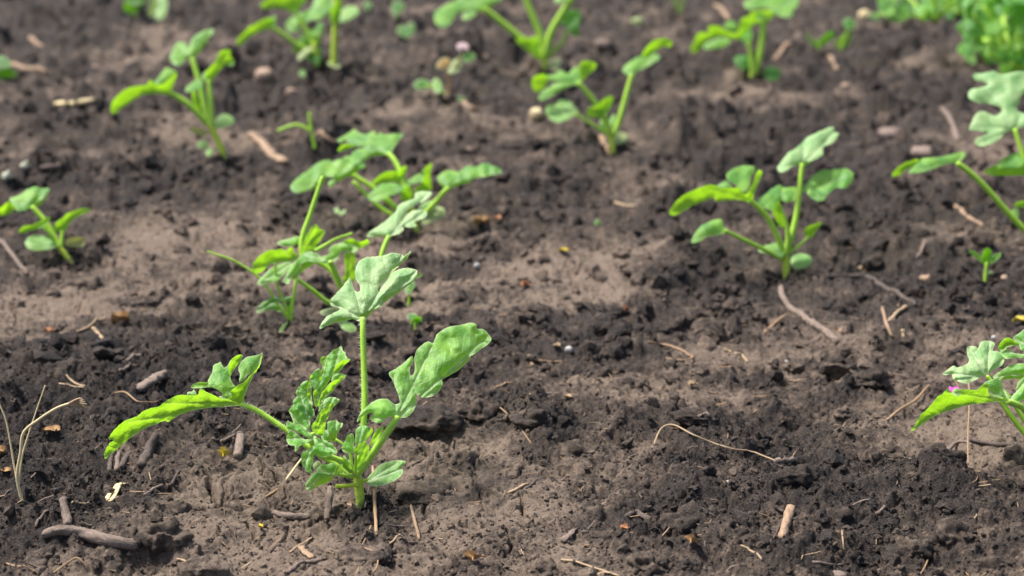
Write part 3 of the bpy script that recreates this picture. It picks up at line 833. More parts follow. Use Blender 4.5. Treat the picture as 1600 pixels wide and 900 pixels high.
p.leaf(-1.5, .05, [
    ('T', .5, [(800,45),(812,90),(830,120),(857,138),(860,170),(890,212),(922,228),(840,237),(770,262),(720,322),(690,402),(660,482),(600,580),(530,662),(500,720),(480,765),(440,640),(462,620),(500,560),(540,450),(572,380),(602,260),(590,200),(640,148),(690,103),(750,75)], 0, -.25),
    ('U', .3, [(560,188),(597,203),(604,262),(577,380),(545,432),(508,410),(520,370),(547,325),(518,260),(530,210)], .1, .5),
    ('T', .3, [(502,343),(517,400),(542,440),(532,520),(502,580),(472,642),(430,622),(378,555),(373,500),(395,438),(440,383)], .1, .55),
    ('U', .3, [(428,650),(472,640),(502,700),(492,780),(472,862),(443,850),(428,740)], .05, .6),
    ('T', .4, [(357,508),(372,560),(347,640),(345,740),(372,820),(412,862),(440,960),(380,1010),(300,960),(220,880),(150,802),(207,720),(188,690),(200,638),(250,568),(300,528)], .1, .35),
    ('U', .3, [(375,558),(397,600),(402,720),(412,830),(402,852),(358,790),(343,700),(358,600)], 0, .6),
    ('U', -.2, [(922,230),(850,302),(780,392),(700,432),(678,452),(700,370),(740,298),(800,250),(860,234)], -.1, .4),
    ('T', .5, [(862,450),(830,423),(760,418),(700,438),(668,490),(658,527),(720,502),(790,482)], -.1, -.3),
    ('U', -.2, [(862,453),(790,532),(720,602),(660,682),(590,742),(530,812),(500,872),(488,830),(508,740),(540,668),(600,598),(660,538),(740,498),(800,480)], -.2, .4),
    ('T', .5, [(772,770),(740,743),(690,733),(620,738),(560,788),(508,860),(498,940),(560,882),(640,827),(700,802)], -.2, -.3),
    ('U', -.2, [(774,772),(730,832),(680,892),(640,962),(600,1060),(580,1160),(540,1250),(460,1230),(410,1180),(400,1120),(470,1010),(520,928),(570,878),(650,823)], -.3, .4),
    ('T', .5, low([(100,20),(170,-30),(250,-10),(290,60),(295,120),(268,160),(262,240),(240,240),(200,220),(150,170),(110,110),(68,70),(85,40)]), -.05, .2),
    ('T', .9, low([(62,65),(110,100),(150,160),(210,215),(240,235),(290,300),(300,345),(220,312),(130,262),(55,242),(43,205),(58,158),(75,175),(110,180),(90,120)]), -.2, .4),
    ('T', .9, low([(43,330),(58,290),(58,250),(92,253),(150,298),(212,335),(292,345),(230,372),(170,402),(152,440),(123,452),(118,400),(68,387)]), -.4, .5),
    ('T', .2, low([(298,308),(350,328),(430,358),(492,400),(524,457),(470,482),(400,504),(340,492),(300,442),(308,380)]), -.5, -.5),
    ('T', .4, low([(188,470),(240,438),(300,398),(332,450),(302,500),(292,560),(272,600),(282,655),(248,652),(208,602),(186,550)]), -.5, .5)],
    anchor=low([(300, 330)])[0], tips=[(790, 70), (400, 480), (230, 640), (840, 440), (750, 760)] + low([(75, 80), (60, 330), (500, 450), (215, 600)]), mat=M_LEAF_YOUNG, crk=2.2, teeth=.7, label="crinkled deep green young leaf with many small lobes")
p.z = ZL
p.shoot("petiole", [(650, 640), (520, 530), (400, 500), (300, 420), (270, 330)], 3.8, 3.0, d=-.5, d2=-1.6, hair=60)
p.shoot("petiole", [(660, 620), (640, 470), (580, 390), (510, 340)], 2.6, 2.0, d=-.2, d2=.3)
p.leaf(.3, .1, [('T', .6, [(363,213),(378,205),(400,240),(425,252),(427,205),(430,178),(470,165),(517,150),(530,182),(572,188),(552,230),(500,262),(440,302),(392,352),(365,290)]),
                ('F', 0, [(572,193),(540,260),(520,292),(512,352),(400,357),(380,347),(440,300),(500,258),(552,232)])], anchor=(500, 345), tips=[(375,220),(515,160),(560,195)], mat=M_LEAF_YOUNG, teeth=.6)
p.shoot("petiole", [(690, 660), (692, 580), (697, 480)], 2.6, 2.2, d=-.8, d2=-1.2)
p.leaf(-1.2, .1, [('T', .5, [(563,440),(572,395),(592,358),(620,298),(667,288),(682,330),(677,400),(692,422),(672,462),(610,467)], 0, .5),
                  ('T', .5, [(690,385),(692,300),(697,248),(740,213),(800,213),(812,250),(785,330),(750,372)], .1, -.3),
                  ('U', -.2, [(802,342),(778,332),(815,250),(845,222),(854,270),(822,322)], 0, .3), ('U', -.2, [(675,432),(740,368),(795,353),(762,422),(722,482),(690,485)], -.2, .3)],
       anchor=(697, 480), tips=[(575,435),(640,300),(760,225),(840,235)], mat=M_LEAF_YOUNG, teeth=.5)
p.leaf(-.2, .1, [('U', -.2, [(830,400),(850,320),(880,260),(930,225),(957,220),(940,270),(900,330),(860,390)])], anchor=(832, 398), tips=[(945, 230)], mat=M_LEAF_YOUNG, teeth=.6)
p.shoot("petiole", [(670, 690), (600, 680), (540, 668), (490, 665)], 3.0, 2.4, d=-.5, d2=-1.9, hair=60)
p.leaf(-1.9, .05, [('T', .7, [(223,785),(230,750),(250,718),(300,658),(360,638),(452,660),(432,682),(360,692),(310,742),(245,812)]),
                   ('T', .6, [(328,632),(345,600),(380,568),(430,572),(482,558),(522,590),(502,640),(482,672),(400,642)], .2, .3),
                   ('F', 0, [(238,817),(300,768),(360,688),(432,678),(492,690),(430,742),(340,782),(270,817)]),
                   ('U', -.2, [(498,642),(518,585),(572,573),(562,622),(532,672),(500,682)], -.1, .4)], anchor=(495, 668), tips=[(235,790),(350,600),(555,585)], mat=M_LEAF_YOUNG, teeth=.6)
p.leaf(-1.0, .1, [('T', .6, [(292,600),(312,558),(345,540),(372,565),(368,600),(330,632)])], anchor=(370, 600), mat=M_COT_PALE, name="leaf")
p.z = Z2
p.leaf(-.9, .1, [('U', -.2, [(350,575),(363,588),(378,612),(395,645),(378,652),(350,625)])], anchor=(385, 648), tips=[(352, 580)], mat=M_LEAF_YOUNG)
p.leaf(-.6, .1, [('U', -.2, [(392,655),(430,560),(455,520),(470,540),(455,590),(420,655)])], anchor=(405, 655), tips=[(455, 530)], mat=M_LEAF_YOUNG)

# --- the two plants tangled behind it
ZP = (320, 340, 4.738); Zb = (560, 220, 5); Za = (440, 190, 7.5)
p = Plant("weed_plant", "small thin stemmed weed with narrow leaves left of the tall petiole behind the near seedling", "weed", (454, 506), None, ZP, sp=2.4)
p.shoot("stem", [(640, 800), (642, 730), (655, 600), (672, 480), (682, 430)], 2.8, 2.2, d=0, d2=.2)
p.shoot("stem", [(632, 770), (590, 630), (540, 520), (522, 400), (524, 330)], 2.4, 1.9, d=0, d2=-.4)
p.shoot("stem", [(628, 760), (545, 650), (470, 530), (385, 430), (270, 350), (180, 303), (100, 278), (20, 250)], 2.4, 1.3, d=0, d2=-1.0)
p.leaf(-.4, .2, [('T', .9, [(382,690),(400,655),(440,620),(500,592),(565,596),(582,612),(500,630),(440,680),(400,712)])], anchor=(580, 605), tips=[(390, 690)], mat=M_WEED)
p.leaf(.3, -.2, [('T', .6, [(430,692),(480,640),(560,640),(590,690),(560,698),(500,680)])], anchor=(590, 690), tips=[(440, 688)], mat=M_WEED)
p.leaf(.2, .2, [('T', .9, [(580,615),(600,590),(650,580),(680,572),(660,600),(630,620)]), ('U', -.2, [(618,720),(612,680),(645,600),(680,572),(665,620),(640,680)])], anchor=(590, 612), mat=M_WEED)
p.leaf(-1.0, 0, [('T', .8, [(548,880),(552,840),(575,795),(608,768),(604,800),(580,835),(568,885)])], anchor=(605, 772), mat=M_WEED, name="leaf")
p.leaf(-.6, .2, [('U', -.35, [(690,310),(600,330),(500,338),(440,385),(400,412),(360,402),(343,375),(370,320),(420,272),(480,240),(520,240),(560,233),(605,242),(640,215),(668,258),(690,285)])], anchor=(690, 310), tips=[(370, 380), (560, 245)])
p.leaf(.6, .1, [('T', .9, [(398,500),(396,468),(440,420),(500,370),(560,345),(630,330),(640,370),(600,410),(560,450),(480,487)])], anchor=(630, 345), tips=[(410, 490)])

p = Plant("watermelon_seedling", "seedling half hidden behind the near plant's top leaf, with a tall bare petiole", "seedling", (540, 514), GS, ZP, sp=2.4)
p.shoot("stem", [(1045, 830), (1035, 700), (1020, 560), (1010, 500)], 5.5, 5.0, M_STEM)
p.shoot("petiole", [(1010, 520), (960, 420), (900, 360), (800, 310), (735, 270)], 5.0, 4.4, d=0, d2=1.0)
p.shoot("petiole", [(720, 290), (714, 200), (735, 100), (772, 0), (825, -160), (872, -300)], 4.4, 3.4, d=1.0, d2=2.0)
p.shoot("petiole", [(1030, 640), (920, 630), (800, 540), (690, 460)], 4.0, 3.2, d=-.5, d2=-2.0)
p.shoot("petiole", [(1015, 530), (980, 440), (940, 350), (925, 330)], 4.6, 4.0, d=-.2, d2=-1.0)
p.shoot("petiole", [(820, 245), (890, 205), (970, 160), (1092, 118)], 3.2, 2.2, d=1.0, d2=2.4)
p.leaf(-1.0, .1, [
    ('T', 1.0, [(573,475),(600,430),(618,390),(640,350),(700,292),(760,255),(830,265),(862,287),(918,267),(925,222),(990,190),(1050,190),(1130,230),(1102,260),(1020,250),(980,310),(900,337),(820,330),(760,322),(710,347),(680,400),(642,430),(622,487)]),
    ('F', 0, [(640,440),(680,398),(708,345),(760,320),(822,330),(760,372),(700,422),(655,468)]),
    ('U', -.3, [(1020,182),(1080,153),(1120,165),(1160,180),(1200,158),(1217,190),(1150,227),(1110,212)], .5)],
    anchor=(930, 320), tips=[(600, 460), (1100, 235), (740, 275)], ripple=(.003, 24, .2), label="pale rippled leaf arching to the left with a chewed spot")
p.leaf(.8, .1, [
    ('T', .8, [(530,192),(560,172),(640,150),(700,140),(702,182),(640,210),(560,207)]),
    ('T', .5, [(735,180),(750,130),(790,110),(790,160),(770,200),(740,200)]),
    ('U', -.3, [(700,270),(722,200),(750,140),(782,80),(820,48),(850,85),(890,102),(868,150),(820,222),(780,252)])],
    anchor=(710, 265), tips=[(820, 60), (880, 105), (545, 190)])
p.leaf(1.0, .1, [('U', -.2, [(1030,270),(1065,260),(1112,265),(1115,360),(1110,450),(1070,502),(1020,470),(1040,380)])], anchor=(1065, 500), tips=[(1075, 270)])
p.leaf(-.8, .1, [('T', 1.2, [(850,700),(880,682),(940,668),(985,672),(990,690),(940,712),(880,724)])], anchor=(985, 680), name="cotyledon", mat=M_COT_PALE)
p.leaf(-.6, .1, [('T', 1.2, [(992,780),(1020,758),(1070,770),(1110,800),(1120,835),(1080,852),(1030,835)])], anchor=(1000, 770), name="cotyledon", mat=M_COT)
p.z = Zb
p.shoot("petiole", [(-112, 1260), (30, 1190), (140, 1080), (175, 920), (205, 820), (240, 745)], 4.4, 3.8, d=0, d2=1.6)
p.leaf(1.6, .1, [
    ('T', 1.2, [(65,750),(75,725),(100,700),(180,650),(250,590),(290,560),(312,510),(350,480),(430,450),(452,402),(530,393),(576,410),(530,460),(450,500),(390,540),(345,620),(370,580),(430,545),(480,540),(530,552),(530,590),(500,612),(440,630),(452,665),(400,677),(340,662),(355,690),(310,730),(230,747),(170,730),(110,747)]),
    ('F', 0, [(70,752),(110,745),(170,728),(200,740),(140,752)])],
    anchor=(240, 745), tips=[(80, 740), (550, 405), (515, 560)], mat=M_GLAUC, label="pale leaf with a brown dead patch at its middle")

p = Plant("watermelon_seedling", "bushy seedling with many pale leaves behind the tangled pair, left of the dark clod", "seedling", (652, 368), GS, Zb, sp=2.8)
p.shoot("stem", [(460, 760), (452, 680), (435, 590), (405, 500), (390, 410)], 4.6, 4.2, M_STEM)
p.shoot("petiole", [(395, 420), (345, 300), (320, 225), (280, 150), (235, 100)], 4.8, 4.0, d=0, d2=2.0)
p.shoot("petiole", [(420, 600), (300, 530), (190, 430), (90, 350), (0, 295), (-35, 265)], 4.6, 3.8, d=-.2, d2=0)
p.shoot("petiole", [(430, 640), (260, 575), (160, 510), (60, 420), (-40, 320)], 4.0, 3.2, d=-.4, d2=.5)
p.shoot("petiole", [(430, 600), (500, 580), (600, 480), (660, 410), (705, 368)], 4.6, 3.8, d=0, d2=.2)
p.leaf(2.0, .1, [
    ('T', 1.6, [(7,-85-3),(30,-120),(83,-145),(135,-170),(175,-143),(228,-130),(270,-158),(300,-130),(330,-150),(360,-130),(445,-137),(512,-130),(480,-90),(445,-43),(410,17),(385,30),(345,10),(290,3),(225,43),(190,60),(160,97),(97,95),(93,63),(113,10),(160,-17),(213,-23),(160,-37),(95,-57),(55,-83),(20,-63)])],
    anchor=(385, 30)) if False else None
p.z = Za
p.leaf(2.0, .1, [
    ('T', 1.6, [(645,220),(700,180),(780,130),(860,90),(920,130),(1000,150),(1080,110),(1110,160),(1165,120),(1200,150),(1330,140),(1430,150),(1380,210),(1330,280),(1280,370),(1240,390),(1180,360),(1100,350),(1000,410),(950,440),(900,492),(810,490),(798,440),(830,360),(900,320),(980,308),(900,288),(800,260),(740,222),(690,250)]),
    ('F', 0, [(1242,396),(1180,356),(1100,346),(1000,408),(930,470),(965,472),(1040,422),(1130,392)]),
    ('U', -.3, [(660,352),(680,300),(740,258),(800,268),(872,282),(830,312),(740,332)], .6)],
    anchor=(1240, 390), tips=[(660, 220), (850, 110), (1400, 160), (830, 470)])
p.leaf(0.0, .1, [
    ('T', 1.3, [(105,790),(120,730),(180,660),(280,590),(400,500),(540,445),(600,470),(620,455),(700,430),(790,400),(800,480),(900,490),(840,540),(760,600),(640,662),(560,650),(500,640),(420,700),(320,790),(180,837)]),
    ('F', 0, [(318,800),(420,698),(500,638),(525,645),(500,710),(420,770)]),
    ('F', 0, [(640,702),(640,660),(760,598),(860,530),(940,478),(962,500),(900,560),(850,642),(780,642),(700,682)]),
    ('T', .6, [(543,740),(570,690),(630,678),(622,740),(575,767)], -.4),
    ('T', .6, [(900,520),(940,490),(985,510),(965,550),(920,560)], -.4)],
    anchor=(830, 640), tips=[(130, 790), (560, 470), (740, 430)], ripple=(.003, 22, .4))
p.z = Zb
p.leaf(-.6, .1, [('T', 1.2, [(68,440),(110,390),(180,340),(260,328),(330,350),(362,360),(330,400),(250,430),(150,477),(100,467)])], anchor=(350, 365), tips=[(90, 445)])
p.leaf(-.2, .1, [('T', 1.1, [(358,340),(400,300),(470,258),(516,280),(510,312),(440,332),(380,352)])], anchor=(365, 345), tips=[(505, 285)])
p.leaf(.4, .1, [('U', -.3, [(298,300),(320,220),(370,196),(372,260),(360,330),(312,332)])], anchor=(340, 330))
p.leaf(.6, .1, [('U', -.3, [(430,390),(480,340),(520,250),(500,230),(572,176),(562,250),(572,340),(570,387),(500,392)]), ('T', .6, [(490,250),(530,205),(572,176),(560,225),(525,260)], .3)], anchor=(500, 385), tips=[(560, 190)])
p.leaf(1.2, .1, [('U', -.3, [(98,350),(150,280),(230,238),(300,240),(300,310),(200,332)])], anchor=(300, 300))
p.leaf(-.4, .1, [('U', -.3, [(335,400),(400,345),(425,440),(390,470),(345,470)])], anchor=(390, 460), mat=M_LEAF_YOUNG)
p.leaf(.2, .15, [
    ('T', 1.7, [(613,300),(640,260),(700,228),(780,240),(850,198),(920,205),(980,172),(1040,190),(1100,213),(1117,250),(1040,267),(980,280),(920,290),(870,305),(780,322),(720,352),(690,362),(650,332)]),
    ('F', 0, [(618,310),(660,330),(695,360),(780,320),(880,295),(870,320),(790,345),(710,380),(670,365)])],
    anchor=(700, 365), tips=[(1100, 235), (650, 280), (880, 220)], ripple=(.004, 20, 0))
p.leaf(-.8, .1, [('T', 1.2, [(488,642),(520,600),(560,540),(612,513),(660,523),(677,565),(650,602),(580,632),(520,657)])], anchor=(480, 650), name="cotyledon", mat=M_COT_PALE, label="large pale yellowish seed leaf")
p.leaf(.2, .1, [('T', 1.2, [(468,530),(520,480),(580,468),(592,520),(540,552),(490,545)])], anchor=(470, 540), name="cotyledon", mat=M_COT)

# --- middle right
p = Plant("watermelon_seedling", "upright seedling alone at middle right with a pale top leaf, above the fallen twig", "seedling", (1228, 440), GS, (1020, 180, 3.215), sp=2.6)
p.shoot("stem", [(672, 860), (670, 780), (668, 700)], 5.6, 5.4, M_STEM)
p.shoot("petiole", [(668, 710), (700, 600), (722, 500), (735, 400), (742, 330), (752, 245)], 5.2, 3.8, d=0, d2=.8)
p.leaf(.8, .05, [('T', 1.0, [(624,270),(640,240),(680,190),(740,150),(780,110),(850,75),(905,58),(912,82),(936,95),(900,140),(858,160),(852,200),(800,230),(760,235),(700,260),(650,287)]),
                 ('F', 0, [(735,252),(768,232),(802,226),(775,250),(755,268)])], anchor=(755, 245), tips=[(630, 265), (915, 85), (760, 150)], mat=M_GLAUC)
p.leaf(0, .1, [('T', 1.2, [(738,390),(760,360),(790,320),(840,278),(900,275),(960,263),(1007,290),(1000,330),(970,367),(920,365),(880,400),(850,432),(800,420),(770,387)])], anchor=(735, 400), tips=[(985, 300), (860, 415), (850, 290)], ripple=(.003, 24, .3))
p.leaf(-.5, .1, [('T', 1.0, [(518,440),(560,400),(630,350),(660,365),(720,363),(742,400),(690,437),(640,430),(612,482),(570,470),(530,467)]),
                 ('U', -.3, [(603,482),(632,430),(650,470),(662,550),(640,562),(610,512)], -.2)], anchor=(640, 560), tips=[(535, 445), (650, 375), (720, 380)])
p.shoot("petiole", [(665, 700), (680, 620), (670, 540), (640, 470)], 4.4, 3.0, d=-.2, d2=-.5)
p.shoot("petiole", [(662, 705), (635, 630), (580, 520), (530, 465), (490, 430)], 5.0, 4.0, d=0, d2=-1.0)
p.leaf(-1.0, .3, [
    ('U', -.35, [(490,437),(420,425),(320,432),(308,410),(260,432),(200,455),(140,490),(95,505),(88,475),(140,410),(220,370),(290,348),(350,367),(430,365),(460,397),(490,370),(510,320),(530,273),(550,290),(530,340),(510,390),(502,432)]),
    ('T', 1.0, [(368,300),(420,260),(500,253),(512,280),(490,312),(487,360),(450,387),(410,345),(385,332)], .4),
    ('T', 1.0, [(318,362),(370,328),(392,365),(350,382)], .4)],
    anchor=(490, 430), tips=[(100, 490), (540, 285), (290, 370)])
p.shoot("petiole", [(650, 725), (600, 695), (540, 665), (450, 622), (362, 580)], 4.0, 3.0, d=-.2, d2=-1.8)
p.leaf(-1.8, .15, [('T', 1.0, [(193,637),(220,580),(270,540),(340,523),(352,555),(374,575),(340,602),(280,607),(230,637)])], anchor=(370, 578), tips=[(205, 625)])
p.leaf(-.8, .1, [('T', 1.0, [(528,680),(580,648),(630,648),(657,702),(600,702)])], anchor=(655, 705), name="leaf", mat=M_COT)
p.shoot("petiole", [(690, 690), (740, 650), (785, 610)], 2.8, 2.2, d=0, d2=.4)
p.leaf(.4, .1, [('U', -.2, [(758,592),(780,558),(852,538),(820,582),(790,617)])], anchor=(785, 612), tips=[(845, 543)])
p.leaf(.2, .1, [('T', 1.2, [(693,742),(700,710),(740,693),(790,708),(797,740),(760,767),(710,767)])], anchor=(693, 745), name="cotyledon", mat=M_COT, c2=-3)

# --- right edge, near
Z4 = (1380, 480, 4.09)
p = Plant("watermelon_seedling", "seedling cut by the right edge, its long drooping leaf holding a pink petal", "seedling", (1640, 742), GS, Z4, sp=2.0)
p.shoot("stem", [(1063, 1085), (1050, 1000), (1020, 930)], 7, 6.5, M_STEM)
p.shoot("petiole", [(1030, 940), (960, 740), (900, 650), (850, 620), (795, 603)], 5.4, 4.6, d=0, d2=-1.0, hair=120)
p.shoot("petiole", [(1045, 990), (940, 850), (860, 750), (800, 670), (762, 610), (740, 560)], 4.6, 4.0, d=.4, d2=.8)
p.leaf(-1.0, .30, [
    ('U', -.35, [(172,788),(188,770),(200,760),(230,700),(300,630),(350,570),(378,555),(402,522),(425,528),(450,562),(490,567),(490,528),(540,525),(600,527),(640,490),(682,495),(670,540),(702,570),(790,580),(802,602),(740,605),(620,615),(520,632),(440,657),(340,692),(250,752),(200,785)]),
    ('T', .7, [(640,490),(690,463),(750,448),(762,490),(780,540),(802,577),(760,582),(700,567),(666,530)], .2),
    ('T', .7, [(800,582),(850,540),(850,510),(880,460),(930,430),(960,450),(980,520),(930,562),(870,607),(820,592)], .1),
    ('T', .9, [(450,562),(440,540),(470,515),(492,530),(490,567),(470,570)], .4)],
    anchor=(800, 603), tips=[(185, 780), (400, 540), (660, 510), (740, 460), (930, 450)], teeth=.4)
p.shoot("petiole", [(1020, 930), (900, 720), (800, 570), (700, 480), (665, 440)], 3.6, 3.0, d=.3, d2=.6)
p.leaf(.6, .05, [('T', .95, [(378,425),(410,400),(450,373),(480,385),(547,350),(538,300),(538,253),(590,250),(605,267),(622,225),(660,213),(712,230),(700,280),(740,283),(774,330),(760,372),(720,395),(670,427),(640,440),(600,460),(530,487),(480,475),(448,465),(438,430),(400,434)])], anchor=(665, 440), tips=[(390, 425), (550, 265), (680, 225), (765, 335), (470, 465)], teeth=.4, mat=M_GLAUC)
p.leaf(1.2, .05, [('T', .9, [(698,450),(760,400),(840,363),(930,363),(990,380),(990,420),(930,422),(860,440),(800,437),(750,452)]), ('F', 0, [(698,455),(750,450),(800,435),(860,438),(990,418),(990,470),(850,458),(770,462)])], anchor=(990, 420), tips=[(710, 445)], teeth=.4)
p.leaf(2.0, .05, [('U', -.3, [(733,265),(750,225),(790,193),(832,210),(872,240),(800,252),(770,277)]),
                  ('T', .9, [(830,198),(870,165),(930,120),(1000,110),(1000,300),(930,290),(880,272),(868,240)], .2),
                  ('T', .7, [(748,280),(800,268),(860,298),(1000,290),(1000,320),(850,325),(780,328)], -.2)], anchor=(1000, 300), tips=[(760, 285), (850, 200)])
p.shoot("petiole", [(1045, 960), (1060, 700), (1020, 450), (990, 350)], 4, 3.4, d=.8, d2=1.6)

# --- right edge, upper
ZR = (1380, 100, 2.5)
p = Plant("watermelon_seedling", "seedling cut by the right edge higher up, one bluish deeply lobed leaf standing upright", "seedling", (1662, 408), GS, ZR, sp=3.0)
p.shoot("stem", [(705, 800), (700, 740), (690, 690)], 6, 5.5, M_STEM)
p.shoot("petiole", [(690, 735), (620, 700), (550, 645), (480, 572), (400, 482), (340, 425), (290, 388)], 5.4, 4.4, d=0, d2=-.5)
p.leaf(-.5, .25, [
    ('U', -.3, [(33,437),(60,400),(120,373),(142,380),(100,407),(60,437)]),
    ('T', 1.5, [(98,422),(140,380),(170,365),(230,363),(300,343),(322,350),(300,380),(240,392),(190,412),(130,427)])], anchor=(292, 384), tips=[(50, 425), (310, 352)])
p.leaf(.4, .05, [('U', -.2, [(513,545),(550,533),(570,545),(562,562),(520,557)]), ], anchor=(570, 560))
p.leaf(.0, .05, [('T', 1.0, [(488,590),(515,563),(532,570),(522,612)])], anchor=(520, 610), mat=M_COT)
p.shoot("petiole", [(692, 720), (640, 560), (570, 420), (540, 335), (515, 255)], 4.6, 3.8, d=.4, d2=1.5)
p.leaf(1.5, .0, [('T', .8, [(353,40),(392,34),(430,28),(470,40),(550,28),(620,60),(600,110),(552,112),(532,150),(522,178),(545,190),(590,200),(560,242),(520,252),(480,270),(440,302),(390,322),(358,310),(365,290),(412,270),(380,262),(338,257),(340,240),(360,200),(390,183),(440,202),(462,180),(432,160),(370,150),(333,130),(340,100),(390,88),(412,78),(360,62)])], anchor=(515, 255), tips=[(365, 45), (345, 120), (350, 245), (375, 310), (600, 70)], mat=M_GLAUC)
p.leaf(.6, .05, [('T', 1.2, [(448,390),(480,360),(550,343),(640,360),(640,405),(570,402),(500,407),(460,407)]), ('F', 0, [(393,425),(440,393),(500,403),(640,403),(640,430),(560,434),(450,437)])], anchor=(640, 405), tips=[(410, 425)])
p.shoot("petiole", [(695, 740), (690, 560), (640, 410)], 4, 3.4, d=.2, d2=.6)

# --- left, far
p = Plant("watermelon_seedling", "upright seedling at upper left with one long leaf drooping to the left", "seedling", (349, 247), GS, (150, 30, 3.913), sp=3.0)
p.shoot("stem", [(790, 860), (765, 790), (730, 710), (690, 640)], 5.2, 5.0, M_STEM)
p.shoot("petiole", [(690, 650), (665, 540), (635, 400), (610, 310), (588, 240)], 5.0, 4.2, d=0, d2=1.2)
p.shoot("petiole", [(705, 660), (706, 560), (700, 470), (690, 375)], 4.4, 3.6, d=0, d2=.4)
p.shoot("petiole", [(680, 640), (620, 575), (550, 510), (450, 450)], 4.8, 4.2, d=0, d2=-1.0)
p.leaf(-1.0, .3, [
    ('U', -.35, [(450,462),(380,455),(300,462),(230,490),(150,552),(105,582),(88,550),(110,490),(180,430),(250,408),(310,400),(330,368),(372,400),(420,390),(492,330),(480,380),(462,432)]),
    ('T', 1.0, [(358,390),(400,330),(430,298),(492,320),(470,352),(420,382),(390,407)], .4)], anchor=(452, 458), tips=[(100, 560), (485, 340)])
p.leaf(1.2, .05, [
    ('T', 1.0, [(453,250),(463,200),(490,150),(540,138),(570,172),(590,120),(640,78),(712,58),(717,85),(680,120),(630,172),(590,222),(560,240),(500,287)]),
    ('F', 0, [(580,237),(600,195),(632,168),(682,118),(690,125),(660,162),(612,225)])], anchor=(588, 238), tips=[(470, 260), (500, 165), (705, 70)])
p.leaf(.4, .1, [
    ('U', -.25, [(690,382),(668,330),(720,270),(760,200),(820,188),(822,220),(847,265),(790,282),(750,322),(710,377)]),
    ('T', .8, [(798,240),(847,260),(832,287),(798,272)], -.2), ('T', .8, [(768,200),(817,188),(817,215),(778,227)], .3), ('T', .8, [(655,375),(650,340),(680,310),(700,330),(690,375)], -.2)], anchor=(695, 378), tips=[(815, 195)])
p.leaf(-.6, .1, [('T', 1.1, [(543,435),(570,400),(620,368),(657,390),(640,422),(580,442)]), ('U', -.2, [(583,462),(610,448),(642,570),(625,590),(600,540)], .2)], anchor=(650, 395), tips=[(555, 430)])
p.leaf(.3, .1, [('T', 1.1, [(723,640),(740,600),(790,578),(842,610),(832,640),(780,662),(735,672)])], anchor=(722, 650), name="cotyledon", mat=M_COT)
p.leaf(-.7, .1, [('U', -.1, [(558,665),(620,663),(682,690),(662,717),(600,697)])], anchor=(685, 700), name="cotyledon", mat=M_COT_PALE)
p.leaf(-.6, .1, [('T', 1.0, [(613,770),(650,738),(692,770),(640,792)]), ('T', 1.0, [(668,817),(700,783),(717,815),(690,837)])], anchor=(700, 760), mat=M_COT)

# --- left edge, middle
p = Plant("watermelon_seedling", "small seedling at the left edge with two rounded seed leaves spread near the soil", "seedling", (111, 411), GS, (0, 240, 4.092), sp=2.6)
p.shoot("stem", [(465, 725), (440, 680), (410, 635), (375, 590)], 4.6, 4.2, M_STEM)
p.shoot("petiole", [(380, 600), (340, 520), (290, 435), (205, 340)], 5.0, 4.0, d=0, d2=.5)
p.leaf(.5, .15, [
    ('T', 1.1, [(58,290),(110,270),(160,238),(220,208),(260,225),(312,223),(302,260),(242,310),(205,337),(160,362),(110,367),(88,330)]),
    ('U', -.3, [(-60,350),(0,345),(50,308),(92,335),(80,370),(30,395),(-50,400)], -.2),
    ('F', 0, [(198,345),(240,310),(304,258),(285,300),(232,342)])], anchor=(205, 338), tips=[(300, 235), (80, 300)], ripple=(.003, 20, .2))
p.shoot("petiole", [(390, 600), (395, 550), (400, 495)], 3.4, 2.8, d=0, d2=.2)
p.leaf(.2, .1, [('U', -.2, [(343,480),(360,440),(400,408),(450,373),(520,353),(572,355),(560,377),(500,402),(450,442),(412,502),(370,502)]), ('T', .8, [(350,450),(400,408),(420,400),(415,440),(370,480)], .2)], anchor=(395, 498), tips=[(560, 362)])
p.shoot("petiole", [(350, 565), (320, 515), (280, 475)], 3.0, 2.4, d=0, d2=-.5)
p.leaf(-.5, .1, [('U', -.25, [(118,502),(150,463),(210,453),(270,423),(317,403),(312,430),(270,472),(200,492),(140,510)])], anchor=(285, 470), tips=[(310, 412)])
p.leaf(-.5, .1, [('T', 1.2, [(158,570),(190,528),(260,518),(330,548),(357,590),(320,612),(230,622),(180,607)])], anchor=(358, 592), name="cotyledon", mat=M_COT, c2=-3)
p.leaf(.2, .1, [('U', .1, [(418,580),(440,543),(520,533),(542,560),(530,592),(450,597)])], anchor=(415, 585), name="cotyledon", mat=M_COT_PALE)

# --- centre, far
p = Plant("watermelon_seedling", "seedling at upper centre with two long petioles spread in a V", "seedling", (957, 244), GS, (820, 40, 4.2875), sp=3.0)
p.shoot("stem", [(590, 875), (588, 820), (578, 770), (560, 725)], 4.6, 4.4, M_STEM)
p.shoot("petiole", [(595, 740), (625, 660), (660, 540), (690, 430), (718, 328)], 4.6, 3.8, d=0, d2=.8)
p.shoot("petiole", [(570, 730), (530, 620), (470, 515), (410, 440), (360, 385)], 4.6, 3.8, d=0, d2=-.4)
p.shoot("petiole", [(555, 730), (500, 695), (440, 655), (340, 592)], 3.0, 2.4, d=0, d2=-1.5)
p.leaf(.8, .1, [
    ('T', 1.0, [(653,300),(680,258),(740,218),(780,203),(830,188),(882,190),(907,215),(860,252),(790,292),(760,302),(720,337),(680,327)]),
    ('U', -.3, [(785,202),(810,150),(860,103),(920,83),(982,100),(977,142),(930,140),(880,172),(820,212)], .3)], anchor=(722, 330), tips=[(665, 305), (895, 205), (970, 110)])
